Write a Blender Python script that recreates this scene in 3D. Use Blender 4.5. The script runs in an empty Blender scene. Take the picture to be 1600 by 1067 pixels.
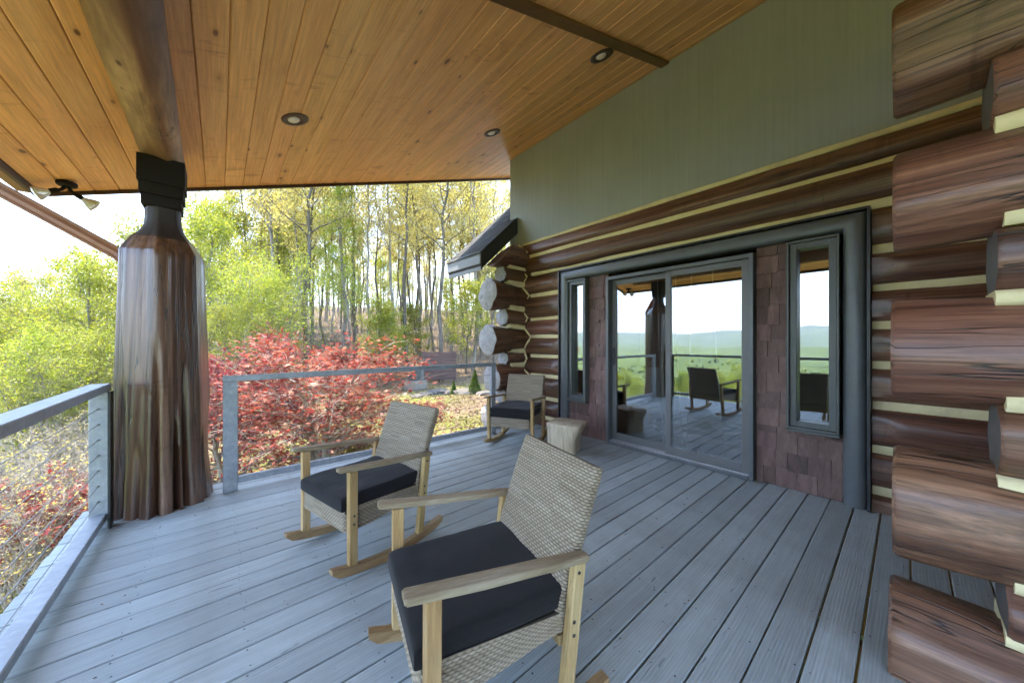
import bpy, bmesh, math, random
import numpy as np
from mathutils import Vector, Matrix, noise as mnoise

# ------------------------------------------------------------------ camera, sky, sun, exposure
sc = bpy.context.scene
COL = sc.collection
CAM_H = 1.3
YAW = math.atan(457 / 532.0)                       # view direction, measured from +Y towards +X
FW = (math.sin(YAW), math.cos(YAW)); RT = (math.cos(YAW), -math.sin(YAW))
cam_d = bpy.data.cameras.new("camera"); cam = bpy.data.objects.new("camera", cam_d); COL.objects.link(cam)
cam_d.sensor_width = 36; cam_d.lens = 36 * 532 / 1600.0; cam_d.clip_start = 0.05; cam_d.clip_end = 40000
cam.location = (0, 0, CAM_H); cam.rotation_euler = (math.pi / 2, 0, -YAW)
sc.camera = cam

SUN_DIR = Vector((-0.20, 0.33, 1.0)).normalized()   # towards the sun: high noon sun
SUN_EL = math.asin(SUN_DIR.z); SUN_AZ = math.atan2(SUN_DIR.x, SUN_DIR.y)
world = bpy.data.worlds.new("World"); sc.world = world; world.use_nodes = True
wn = world.node_tree
sky = wn.nodes.new('ShaderNodeTexSky'); sky.sky_type = 'NISHITA'; sky.sun_disc = False
sky.sun_elevation = SUN_EL; sky.sun_rotation = SUN_AZ
sky.altitude = 600; sky.air_density = 1.0; sky.dust_density = 0.4; sky.ozone_density = 1.0
bg = wn.nodes['Background']; bg.inputs[1].default_value = 0.15
wn.links.new(sky.outputs[0], bg.inputs[0])
sun_d = bpy.data.lights.new("sun", 'SUN'); sun_d.energy = 2.0; sun_d.angle = math.radians(0.5); sun_d.color = (1.0, 0.95, 0.86)
sun = bpy.data.objects.new("sun", sun_d); COL.objects.link(sun)
sun.rotation_euler = SUN_DIR.to_track_quat('Z', 'Y').to_euler(); sun.location = (0, 0, 30)
sc.view_settings.view_transform = 'Standard'; sc.view_settings.look = 'None'
sc.view_settings.use_white_balance = True; sc.view_settings.white_balance_temperature = 7300; sc.view_settings.white_balance_tint = 12
sc.view_settings.exposure = 3.25; sc.view_settings.gamma = 1.0
sc.render.engine = 'CYCLES'
cy = sc.cycles
cy.use_denoising = True; cy.use_adaptive_sampling = True; cy.adaptive_threshold = 0.03
try: cy.denoiser = 'OPENIMAGEDENOISE'
except Exception: pass
cy.max_bounces = 12; cy.diffuse_bounces = 7; cy.glossy_bounces = 4; cy.transmission_bounces = 6; cy.transparent_max_bounces = 16
cy.sample_clamp_indirect = 6.0; cy.caustics_reflective = False; cy.caustics_refractive = False

rnd = random.Random(7)
PI = math.pi

# ------------------------------------------------------------------ helpers
def ray(x, y):                                      # photo pixel (1600 wide) -> direction
    u = (x - 800) / 532.0; v = (534 - y) / 532.0
    return Vector((FW[0] + RT[0] * u, FW[1] + RT[1] * u, v))
def on_x(x, y, X): d = ray(x, y); s = X / d.x; return Vector((0, 0, CAM_H)) + d * s
def at_depth(x, t): d = ray(x, 534); return d.x * t, d.y * t

class MB:
    """collects geometry for one mesh object"""
    def __init__(s): s.v = []; s.f = []; s.mi = []; s.uv = None
    def add(s, vs, fs, mi=0):
        o = len(s.v); s.v.extend([tuple(p) for p in vs]); s.f.extend([tuple(i + o for i in q) for q in fs]); s.mi.extend([mi] * len(fs)); return s
    def box(s, x0, x1, y0, y1, z0, z1, b=0.0, mi=0, M=None):
        lo = (x0, y0, z0); hi = (x1, y1, z1)
        if b <= 0:
            vs = [(x, y, z) for x in (x0, x1) for y in (y0, y1) for z in (z0, z1)]
            fs = [(0, 1, 3, 2), (4, 6, 7, 5), (0, 4, 5, 1), (2, 3, 7, 6), (0, 2, 6, 4), (1, 5, 7, 3)]
        else:
            vs = []; idx = {}
            for c in range(8):
                sg = (c >> 2 & 1, c >> 1 & 1, c & 1)
                for a in range(3):
                    p = []
                    for k in range(3):
                        e = hi[k] if sg[k] else lo[k]
                        if k != a: e += -b if sg[k] else b
                        p.append(e)
                    idx[(sg, a)] = len(vs); vs.append(tuple(p))
            fs = []
            for a in range(3):
                o = [k for k in range(3) if k != a]
                for sgn in (0, 1):
                    q = []
                    for (p, r) in ((0, 0), (1, 0), (1, 1), (0, 1)):
                        g = [0, 0, 0]; g[a] = sgn; g[o[0]] = p; g[o[1]] = r; q.append(idx[(tuple(g), a)])
                    fs.append(q)
            for a in range(3):                      # edges run along axis a
                o = [k for k in range(3) if k != a]
                for p in (0, 1):
                    for r in (0, 1):
                        g0 = [0, 0, 0]; g0[o[0]] = p; g0[o[1]] = r; g1 = list(g0); g1[a] = 1
                        g0 = tuple(g0); g1 = tuple(g1)
                        fs.append([idx[(g0, o[0])], idx[(g1, o[0])], idx[(g1, o[1])], idx[(g0, o[1])]])
            for c in range(8):
                sg = (c >> 2 & 1, c >> 1 & 1, c & 1); fs.append([idx[(sg, 0)], idx[(sg, 1)], idx[(sg, 2)]])
        if M is not None: vs = [tuple(M @ Vector(p)) for p in vs]
        return s.add(vs, fs, mi)
    def bar(s, p, q, w, h, b=0.0, up=(0, 0, 1), mi=0):
        p = Vector(p); q = Vector(q); d = q - p; L = d.length; d.normalize()
        side = Vector(up).cross(d); side.normalize(); u = d.cross(side)
        M = Matrix.Translation(p) @ Matrix((d, side, u)).transposed().to_4x4()
        return s.box(0, L, -w / 2, w / 2, -h / 2, h / 2, b, mi, M)
    def rings(s, rs, cap=True, mi=0, closed=True):
        n = len(rs[0]); vs = [p for r in rs for p in r]; fs = []
        for i in range(len(rs) - 1):
            for j in range(n if closed else n - 1):
                k = (j + 1) % n; fs.append((i * n + j, i * n + k, (i + 1) * n + k, (i + 1) * n + j))
        if cap: fs.append(tuple(range(n))[::-1]); fs.append(tuple((len(rs) - 1) * n + j for j in range(n)))
        return s.add(vs, fs, mi)
    def tube(s, pts, rad, sides=8, cap=True, mi=0):
        pts = [Vector(p) for p in pts]
        if not isinstance(rad, (list, tuple)): rad = [rad] * len(pts)
        rs = []
        for i, p in enumerate(pts):
            d = (pts[min(i + 1, len(pts) - 1)] - pts[max(i - 1, 0)]).normalized()
            a = Vector((0, 0, 1)) if abs(d.z) < 0.9 else Vector((1, 0, 0))
            u = a.cross(d).normalized(); w = d.cross(u)
            rs.append([p + (u * math.cos(2 * PI * k / sides) + w * math.sin(2 * PI * k / sides)) * rad[i] for k in range(sides)])
        return s.rings(rs, cap, mi)
    def lathe(s, prof, c=(0, 0, 0), n=24, cap=True, mi=0):
        rs = [[(c[0] + r * math.cos(2 * PI * k / n), c[1] + r * math.sin(2 * PI * k / n), c[2] + z) for k in range(n)] for r, z in prof]
        return s.rings(rs, cap, mi)
    def mesh(s, name, mats, smooth=False, recalc=True, angle=None):
        me = bpy.data.meshes.new(name); me.from_pydata(s.v, [], s.f); me.update()
        if not isinstance(mats, (list, tuple)): mats = [mats]
        for m in mats:
            if m: me.materials.append(m)
        if any(s.mi): me.polygons.foreach_set('material_index', s.mi)
        if recalc:
            bm = bmesh.new(); bm.from_mesh(me); bmesh.ops.recalc_face_normals(bm, faces=bm.faces); bm.to_mesh(me); bm.free()
        if smooth:
            me.polygons.foreach_set('use_smooth', [True] * len(me.polygons))
            if angle: me.set_sharp_from_angle(angle=math.radians(angle))
        return me
    def build(s, name, mats, parent=None, smooth=False, loc=None, angle=40):
        return link(name, s.mesh(name, mats, smooth, angle=angle), parent, loc)

def wloc(o):
    v = Vector((0, 0, 0))
    while o is not None: v = v + o.location; o = o.parent
    return v
def link(name, me, parent=None, loc=None):
    """loc None: mesh is in world coordinates (parents unrotated); loc given: local position under the parent"""
    o = bpy.data.objects.new(name, me); COL.objects.link(o)
    if parent is not None:
        o.parent = parent
        o.location = loc if loc is not None else -wloc(parent)
    elif loc is not None: o.location = loc
    return o
def tag(o, label=None, cat=None, group=None, kind=None):
    if label: o['label'] = label
    if cat: o['category'] = cat
    if group: o['group'] = group
    if kind: o['kind'] = kind
    return o
def thing(name, label, cat, loc=(0, 0, 0), rz=0, group=None):
    o = bpy.data.objects.new(name, None); COL.objects.link(o); o.location = loc; o.rotation_euler = (0, 0, rz)
    o.empty_display_size = 0.2
    return tag(o, label, cat, group)
def copy_tree(o, parent=None):
    c = o.copy(); COL.objects.link(c); c.parent = parent
    for ch in list(o.children): copy_tree(ch, c)
    return c

# ------------------------------------------------------------------ materials
class G:
    def __init__(s, name):
        s.m = bpy.data.materials.new(name); s.m.use_nodes = True; s.t = s.m.node_tree
        s.b = s.t.nodes['Principled BSDF']; s.out = s.t.nodes['Material Output']
    def n(s, typ, ins=None, **props):
        nd = s.t.nodes.new('ShaderNode' + typ)
        for k, v in props.items(): setattr(nd, k, v)
        for k, v in (ins or {}).items(): s.set(nd.inputs[k], v)
        return nd
    def set(s, sock, v):
        if isinstance(v, bpy.types.NodeSocket): s.t.links.new(v, sock)
        elif isinstance(v, bpy.types.Node): s.t.links.new(v.outputs[0], sock)
        else:
            if hasattr(sock.default_value, '__len__') and len(sock.default_value) == 4 and len(v) == 3: v = tuple(v) + (1,)
            sock.default_value = v
    def math(s, op, a, b=0.0, c=0.0, clamp=False):
        nd = s.n('Math', operation=op, use_clamp=clamp); s.set(nd.inputs[0], a); s.set(nd.inputs[1], b); s.set(nd.inputs[2], c); return nd.outputs[0]
    def mix(s, f, a, b, mode='MIX'):
        nd = s.n('Mix', data_type='RGBA', blend_type=mode); s.set(nd.inputs[0], f); s.set(nd.inputs[6], a); s.set(nd.inputs[7], b); return nd.outputs[2]
    def ramp(s, f, stops):
        nd = s.n('ValToRGB'); r = nd.color_ramp
        while len(r.elements) < len(stops): r.elements.new(0.5)
        for e, (p, c) in zip(r.elements, stops):
            e.position = p; e.color = (tuple(c) + (1,)) if not isinstance(c, (int, float)) else (c, c, c, 1)
        s.set(nd.inputs[0], f); return nd.outputs[0]
    def coords(s, scale=(1, 1, 1), rand=True, kind='Object', rot=(0, 0, 0)):
        tc = s.n('TexCoord').outputs[kind]
        if rand:
            r = s.n('ObjectInfo').outputs['Random']; sc_ = s.n('CombineXYZ', {0: s.math('MULTIPLY', r, 37.0), 1: s.math('MULTIPLY', r, 53.0), 2: s.math('MULTIPLY', r, 71.0)})
            tc = s.n('VectorMath', {0: tc, 1: sc_}, operation='ADD').outputs[0]
        return s.n('Mapping', {'Vector': tc, 'Scale': scale, 'Rotation': rot}).outputs[0]
    def noise(s, vec, scale=5, detail=4, rough=0.55, dist=0.0):
        return s.n('TexNoise', {'Vector': vec, 'Scale': scale, 'Detail': detail, 'Roughness': rough, 'Distortion': dist}).outputs[0]
    def bump(s, h, strength=0.3, dist=0.01, normal=None):
        ins = {'Height': h, 'Strength': strength, 'Distance': dist}
        if normal is not None: ins['Normal'] = normal
        return s.n('Bump', ins).outputs[0]
    def done(s, color=None, rough=None, normal=None, metal=None, spec=None, coat=None, coat_rough=None):
        b = s.b.inputs
        for k, v in (('Base Color', color), ('Roughness', rough), ('Normal', normal), ('Metallic', metal), ('Specular IOR Level', spec), ('Coat Weight', coat), ('Coat Roughness', coat_rough)):
            if v is not None: s.set(b[k], v)
        return s.m

def stretch(axis, along, across):
    v = [across] * 3; v['XYZ'.index(axis)] = along; return tuple(v)

def wood(name, axis, stops, along=0.8, across=9.0, rough=(0.4, 0.6), fibre=70.0, hue=0.016, bump=0.25, crack=0.35, coat=0.0, tone=0.25, knots=0.0, knot_col=(0.03, 0.012, 0.006), big=None):
    g = G(name)
    v = g.coords(stretch(axis, along, across))
    base = g.noise(v, 1.0, 6, 0.6, 0.6)
    col = g.ramp(base, stops)
    fib = g.noise(g.coords(stretch(axis, along * 3, fibre)), 1.0, 6, 0.7)
    col = g.mix(0.72 if crack > 0.3 else 0.55, col, g.mix(1.0, col, g.ramp(fib, [(0.36, 0.42), (0.64, 1.3)] if crack > 0.3 else [(0.3, 0.45), (0.7, 1.25)]), 'MULTIPLY'))
    r = g.n('ObjectInfo').outputs['Random']
    tn = g.math('ADD', g.math('MULTIPLY', g.math('FRACT', g.math('MULTIPLY', r, 7.31)), 2 * tone), 1 - tone)
    hsv = g.n('HueSaturation', {'Value': tn, 'Color': col, 'Hue': g.math('ADD', g.math('MULTIPLY', g.math('FRACT', g.math('MULTIPLY', r, 13.7)), hue), 0.5 - hue / 2)})
    col = hsv.outputs[0]
    if big:
        bn = g.noise(g.coords(stretch(axis, 0.35, 2.2)), 1.0, 3, 0.5, 0.8)
        col = g.mix(g.ramp(bn, [(0.42, 0.0), (0.62, 1.0)]), col, g.mix(1.0, col, big, 'MULTIPLY'))
    h = fib
    if crack > 0.3:
        sv = g.noise(g.coords(stretch(axis, 0.22, 42.0)), 1.0, 3, 0.6, 0.25)
        stm = g.ramp(sv, [(0.36, 1.0), (0.44, 0.0)])
        col = g.mix(g.math('MULTIPLY', stm, 0.55), col, g.mix(1.0, col, (0.30, 0.26, 0.24), 'MULTIPLY'))
    if crack > 0:
        cv = g.noise(g.coords(stretch(axis, 0.35, 15.0 if axis == 'Z' else 11.0)), 1.0, 3, 0.5, 0.3)
        ck = g.math('ABSOLUTE', g.math('SUBTRACT', cv, 0.5))
        ckm = g.ramp(ck, [(0.0, 1.0), (0.012, 0.0)])
        gate = g.ramp(g.noise(g.coords(stretch(axis, 0.6, 2.0)), 1.0, 1), [(0.42, 0.0), (0.48, 1.0)] if crack > 0.3 else [(0.5, 0.0), (0.58, 1.0)])
        ckm = g.math('MULTIPLY', ckm, gate)
        col = g.mix(g.math('MULTIPLY', ckm, crack * 2.2, clamp=True), col, (0.012, 0.007, 0.005))
        h = g.math('SUBTRACT', g.math('MULTIPLY', fib, 0.5), g.math('MULTIPLY', ckm, 1.6))
    if knots > 0:
        kv = g.coords(stretch(axis, 3.2, 7.5))
        kd = g.n('TexVoronoi', {'Vector': kv, 'Scale': 1.0, 'Randomness': 1.0}); d = kd.outputs['Distance']
        cellr = g.n('SeparateColor', {'Color': kd.outputs['Color']}).outputs[0]
        thr = g.math('MULTIPLY', g.math('POWER', cellr, 2.0), 0.20 * knots)
        km = g.math('MULTIPLY', g.math('SUBTRACT', thr, d), 18.0, clamp=True)
        halo = g.math('MULTIPLY', g.math('SUBTRACT', g.math('MULTIPLY', thr, 2.3), d), 4.0, clamp=True)
        col = g.mix(g.math('MULTIPLY', halo, 0.35), col, g.mix(1.0, col, (0.5, 0.36, 0.25), 'MULTIPLY'))
        col = g.mix(g.math('MULTIPLY', km, 0.88), col, knot_col)
        # curly cross-grain smudges round the knots
        sm = g.noise(g.coords(stretch(axis, 9.0, 2.2)), 1.0, 4, 0.65, 1.2)
        smm = g.math('MULTIPLY', g.ramp(sm, [(0.56, 0.0), (0.68, 1.0)]), g.ramp(g.noise(g.coords(stretch(axis, 1.6, 1.6)), 1.0, 1), [(0.46, 0.0), (0.58, 1.0)]))
        col = g.mix(g.math('MULTIPLY', smm, 0.5), col, g.mix(1.0, col, (0.42, 0.30, 0.22), 'MULTIPLY'))
    rr = g.math('ADD', g.math('MULTIPLY', base, rough[1] - rough[0]), rough[0])
    g.done(col, rr, g.bump(h, bump, 0.004))
    if coat: g.done(coat=coat, coat_rough=0.22)
    return g.m

LOGST = [(0.26, (0.0414, 0.0174, 0.0110)), (0.44, (0.1288, 0.0552, 0.0331)), (0.60, (0.2254, 0.1122, 0.0690)), (0.78, (0.3404, 0.2070, 0.1426))]
M = {}
M['log_y'] = wood('log_stain_y', 'Y', LOGST, 0.45, 11.0, (0.36, 0.56), fibre=95, bump=0.6, crack=0.45, coat=0.35, tone=0.20, knots=0.5, big=(1.08, 1.04, 1.02))
M['log_x'] = wood('log_stain_x', 'X', LOGST, 0.45, 11.0, (0.36, 0.56), fibre=95, bump=0.6, crack=0.45, coat=0.25, tone=0.20, knots=0.4, big=(0.75, 0.68, 0.64))
M['beam'] = wood('beam_wood', 'Y', [(0.3, (0.1120, 0.0560, 0.0288)), (0.5, (0.2400, 0.1248, 0.0576)), (0.7, (0.4800, 0.3040, 0.1600))], 0.9, 5.0, (0.5, 0.7), fibre=45, bump=0.4, crack=0.3, tone=0.05, knots=0.6, big=(0.55, 0.45, 0.42))
M['post'] = wood('post_wood', 'Z', [(0.28, (0.040, 0.016, 0.010)), (0.5, (0.105, 0.045, 0.027)), (0.72, (0.22, 0.115, 0.070))], 0.4, 12.0, (0.30, 0.50), fibre=60, bump=0.9, crack=0.5, coat=0.85, tone=0.02, knots=0.6)
PINE = [(0.25, (0.6200, 0.3060, 0.1040)), (0.5, (0.7400, 0.3927, 0.1495)), (0.75, (0.8100, 0.4743, 0.2080))]
M['pine'] = wood('ceiling_pine', 'Y', PINE, 0.7, 7.0, (0.30, 0.45), 60, bump=0.12, crack=0.0, hue=0.006, tone=0.10, knots=1.0, knot_col=(0.10, 0.035, 0.010))
M['pine_trim'] = wood('pine_trim', 'X', [(0.3, (0.10, 0.042, 0.012)), (0.7, (0.17, 0.075, 0.024))], 0.7, 7.0, (0.35, 0.5), fibre=60, bump=0.15, crack=0.1, tone=0.05)
M['teak_l'] = wood('chair_teak', 'X', [(0.3, (0.24, 0.145, 0.060)), (0.5, (0.37, 0.240, 0.110)), (0.7, (0.44, 0.33, 0.19))], 2.5, 16.0, (0.55, 0.75), fibre=120, bump=0.3, crack=0.1, tone=0.12)
M['teak_v'] = wood('chair_teak_leg', 'Z', [(0.3, (0.30, 0.175, 0.062)), (0.5, (0.43, 0.275, 0.110)), (0.7, (0.50, 0.365, 0.18))], 2.5, 16.0, (0.5, 0.7), fibre=120, bump=0.3, crack=0.1, tone=0.12)
M['teak_g'] = wood('chair_arm_weathered', 'X', [(0.3, (0.21, 0.150, 0.085)), (0.5, (0.33, 0.255, 0.155)), (0.7, (0.43, 0.36, 0.25))], 3.0, 18.0, (0.65, 0.85), fibre=130, bump=0.4, crack=0.25, tone=0.12)
M['stump'] = wood('stump_wood', 'Z', [(0.3, (0.42, 0.33, 0.215)), (0.5, (0.53, 0.435, 0.305)), (0.7, (0.62, 0.53, 0.40))], 1.6, 9.0, (0.6, 0.8), fibre=60, bump=0.3, crack=0.25, tone=0.02)
M['shingle'] = wood('wall_shingle', 'Z', [(0.28, (0.085, 0.044, 0.036)), (0.5, (0.155, 0.085, 0.070)), (0.72, (0.225, 0.135, 0.115))], 4.0, 14.0, (0.55, 0.75), fibre=95, bump=0.6, crack=0.0, tone=0.3)
M['fence'] = wood('fence_board', 'X', [(0.3, (0.075, 0.040, 0.036)), (0.7, (0.15, 0.09, 0.08))], 0.8, 8.0, (0.6, 0.8), fibre=60, bump=0.3, crack=0.2, tone=0.2)

def deck_mat():
    g = G('deck_paint'); v = g.coords((0.9, 14, 14))
    a = g.noise(v, 1.0, 5, 0.6, 0.5)
    # cathedral grain pressed through the paint
    w = g.n('TexWave', {'Vector': g.coords((0.55, 9.0, 1)), 'Scale': 2.6, 'Distortion': 7.0, 'Detail': 3.0, 'Detail Scale': 0.8, 'Detail Roughness': 0.55}, wave_type='BANDS', bands_direction='Y').outputs[1]
    fib = g.noise(g.coords((3.5, 160, 10)), 1.0, 3, 0.6)
    col = g.ramp(a, [(0.25, (0.3375, 0.3880, 0.3900)), (0.5, (0.3915, 0.4480, 0.4480)), (0.75, (0.4365, 0.4980, 0.4960))])
    col = g.mix(0.20, col, g.mix(1.0, col, g.ramp(w, [(0.0, 0.55), (0.35, 1.0), (1.0, 1.12)]), 'MULTIPLY'))
    col = g.mix(0.35, col, g.mix(1.0, col, g.ramp(fib, [(0.3, 0.6), (0.7, 1.2)]), 'MULTIPLY'))
    r = g.n('ObjectInfo').outputs['Random']
    col = g.n('HueSaturation', {'Value': g.math('ADD', g.math('MULTIPLY', r, 0.30), 0.83), 'Color': col}).outputs[0]
    # scuffs and dirt that lie where feet and chairs go
    d = g.noise(g.coords((1, 1, 1), rand=False, kind='Object'), 2.3, 5, 0.65)
    col = g.mix(g.math('MULTIPLY', g.ramp(d, [(0.44, 0.0), (0.70, 1.0)]), 0.42), col, (0.215, 0.205, 0.185))
    sp = g.noise(g.coords((6, 30, 6)), 1.0, 2, 0.5)
    col = g.mix(g.math('MULTIPLY', g.ramp(sp, [(0.72, 0.0), (0.75, 1.0)]), 0.5), col, (0.06, 0.055, 0.05))
    hh = g.math('ADD', g.math('MULTIPLY', w, 0.7), g.math('MULTIPLY', fib, 0.55))
    return g.done(col, g.math('ADD', g.math('MULTIPLY', a, 0.25), 0.42), g.bump(hh, 0.30, 0.003), spec=0.4)
M['deck'] = deck_mat()

def plain(name, col, rough=0.5, var=0.12, scale=6.0, bump=0.05, bscale=60.0, metal=0.0, spec=0.5, coat=0.0, dirt=None):
    g = G(name); v = g.coords((1, 1, 1))
    a = g.noise(v, scale, 5, 0.6)
    c = g.ramp(a, [(0.25, tuple(k * (1 - var) for k in col)), (0.75, tuple(k * (1 + var) for k in col))])
    if dirt: c = g.mix(g.math('MULTIPLY', g.ramp(g.noise(v, scale * 0.6, 6, 0.7), [(0.5, 0.0), (0.7, 1.0)]), 0.6), c, dirt)
    b = g.noise(v, bscale, 3, 0.6)
    return g.done(c, g.math('ADD', g.math('MULTIPLY', a, 0.2), rough - 0.1), g.bump(b, bump * 4, 0.002), metal=metal, spec=spec, coat=coat)
M['chink'] = plain('chinking', (0.76, 0.665, 0.39), 0.85, 0.10, 5, 0.15, 90, dirt=(0.5, 0.42, 0.27))
def sage():
    g = G('sage_paint'); a = g.noise(g.coords((.5, .5, .35)), 2.0, 5, .6); st_ = g.noise(g.coords((1, 26, .6)), 1.0, 4, .6); f = g.noise(g.coords((1, 1, 1)), 140, 3)
    c = g.ramp(a, [(0.3, (0.285, 0.318, 0.308)), (0.7, (0.340, 0.375, 0.362))])
    c = g.mix(0.35, c, g.mix(1.0, c, g.ramp(st_, [(0.3, 0.78), (0.7, 1.12)]), 'MULTIPLY'))
    return g.done(c, 0.72, g.bump(g.math('ADD', f, st_), 0.25, 0.002))
M['sage'] = sage()
M['casing'] = plain('slate_casing', (0.100, 0.112, 0.118), 0.34, 0.12, 8, 0.05, 80)
M['dark_metal'] = plain('dark_metal', (0.016, 0.018, 0.021), 0.4, 0.2, 20, 0.05)
M['alu'] = plain('door_aluminium', (0.118, 0.120, 0.120), 0.4, 0.08, 10, 0.03)
M['track'] = plain('door_track', (0.50, 0.50, 0.52), 0.35, 0.1, 12, 0.03, metal=0.6)
M['win'] = plain('window_frame_paint', (0.085, 0.095, 0.092), 0.4, 0.1, 10, 0.03)
M['capblack'] = plain('cap_black', (0.012, 0.010, 0.010), 0.75, 0.3, 30, 0.25, spec=0.2)
M['neck'] = plain('neck_paint', (0.026, 0.020, 0.020), 0.6, 0.25, 9, 0.12, 50)
M['copper'] = plain('downspout_brown', (0.24, 0.105, 0.052), 0.38, 0.15, 9, 0.03, metal=0.25)
M['fascia'] = plain('fascia_brown', (0.045, 0.022, 0.014), 0.5, 0.2, 8, 0.08)
M['fascia_grey'] = plain('fascia_grey', (0.22, 0.235, 0.25), 0.6, 0.1, 6, 0.1)
M['soffit_black'] = plain('rake_black', (0.020, 0.019, 0.018), 0.7, 0.2, 12, 0.1)
M['concrete'] = plain('concrete', (0.22, 0.195, 0.16), 0.85, 0.2, 8, 0.2)
M['lens'] = plain('lamp_lens', (0.72, 0.70, 0.66), 0.35, 0.04, 8, 0.02)
M['lampcan'] = plain('lamp_can', (0.045, 0.025, 0.018), 0.4, 0.2, 8, 0.03)
M['steel'] = plain('steel_cable', (0.16, 0.16, 0.165), 0.35, 0.1, 40, 0.02, metal=0.7)
M['nail'] = plain('nail_head', (0.035, 0.032, 0.03), 0.6, 0.3, 40, 0.02)
M['joist'] = plain('joist_wood', (0.16, 0.10, 0.06), 0.8, 0.2, 6, 0.1)
M['interior_wall'] = plain('interior_wall', (0.17, 0.14, 0.11), 0.8, 0.1, 2, 0.05)
M['interior_floor'] = wood('interior_floor', 'X', [(0.3, (0.05, 0.03, 0.02)), (0.7, (0.10, 0.06, 0.04))], 0.8, 8, (0.4, 0.5), fibre=50, bump=0.1, crack=0.1)
M['linen'] = plain('linen_white', (0.62, 0.60, 0.56), 0.9, 0.05, 30, 0.1)
M['endstain'] = plain('stained_end_grain', (0.13, 0.115, 0.105), 0.6, 0.3, 14, 0.25, 40)
M['stone'] = plain('field_stone', (0.11, 0.10, 0.088), 0.9, 0.25, 5, 0.4, 20)
M['utility'] = plain('utility_green', (0.045, 0.055, 0.055), 0.5, 0.15, 8, 0.05)

def rail_mat():
    g = G('rail_metal'); v = g.coords((1, 1, 1))
    a = g.noise(v, 22, 5, 0.7); b = g.noise(v, 5, 4, 0.6)
    c = g.ramp(a, [(0.3, (0.215, 0.245, 0.275)), (0.5, (0.275, 0.305, 0.332)), (0.7, (0.350, 0.376, 0.395))])
    c = g.mix(g.math('MULTIPLY', g.ramp(b, [(0.45, 0.0), (0.7, 1.0)]), 0.4), c, (0.15, 0.165, 0.18))
    st = g.noise(g.coords((40, 40, 6)), 1.0, 2, 0.5)
    c = g.mix(g.math('MULTIPLY', g.ramp(st, [(0.62, 0.0), (0.7, 1.0)]), 0.3), c, (0.42, 0.44, 0.45))
    return g.done(c, g.math('ADD', g.math('MULTIPLY', a, 0.25), 0.36), g.bump(a, 0.1, 0.002), metal=0.15)
M['rail'] = rail_mat()

def endgrain():
    g = G('end_grain'); v = g.coords((1, 1, 1), rand=False)
    n1 = g.noise(g.coords((6, 6, 6)), 1.5, 5, 0.65)
    fine = g.noise(g.coords((1, 45, 45)), 1.0, 3, 0.6)
    c = g.ramp(n1, [(0.25, (0.22, 0.215, 0.215)), (0.5, (0.32, 0.315, 0.315)), (0.75, (0.40, 0.395, 0.385))])
    c = g.mix(0.4, c, g.mix(1.0, c, g.ramp(fine, [(0.3, 0.6), (0.7, 1.15)]), 'MULTIPLY'))
    ck = g.math('ABSOLUTE', g.math('SUBTRACT', g.noise(g.coords((3, 7, 2.5)), 1.0, 3, 0.6, 1.0), 0.5))
    c = g.mix(g.ramp(ck, [(0.0, 0.75), (0.012, 0.0)]), c, (0.10, 0.09, 0.085))
    return g.done(c, 0.75, g.bump(fine, 0.3, 0.003))
M['endgrain'] = endgrain()

def glass_mat(refl=0.25):
    g = G('coated_glass')
    g.t.nodes.remove(g.b)
    tr = g.n('BsdfTransparent', {'Color': (0.80, 0.84, 0.84)})
    gl = g.n('BsdfGlossy', {'Color': (0.93, 0.97, 1.0), 'Roughness': 0.0})
    fr = g.n('Fresnel', {'IOR': 1.5})
    wob = g.noise(g.coords((1, 1, 1)), 2.2, 1, 0.4)
    g.set(gl.inputs['Normal'], g.bump(wob, 0.02, 0.01))
    f = g.math('ADD', g.math('MULTIPLY', fr, 0.6), refl, clamp=True)
    mx = g.n('MixShader', {0: f, 1: tr, 2: gl}); g.t.links.new(mx.outputs[0], g.out.inputs[0])
    return g.m
M['glass'] = glass_mat()
def clearglass():
    g = G('bulb_glass'); g.done((0.75, 0.72, 0.68), 0.12, spec=0.6); g.b.inputs['Transmission Weight'].default_value = 0.45; return g.m
M['bulb'] = clearglass()
def sheer():
    g = G('sheer_curtain'); g.t.nodes.remove(g.b)
    tr = g.n('BsdfTransparent'); df = g.n('BsdfTranslucent', {'Color': (0.8, 0.8, 0.78)}); d2 = g.n('BsdfDiffuse', {'Color': (0.8, 0.8, 0.78)})
    a = g.n('MixShader', {0: 0.5, 1: df, 2: d2}); mx = g.n('MixShader', {0: 0.16, 1: tr, 2: a})
    g.t.links.new(mx.outputs[0], g.out.inputs[0]); return g.m
M['sheer'] = sheer()

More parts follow.
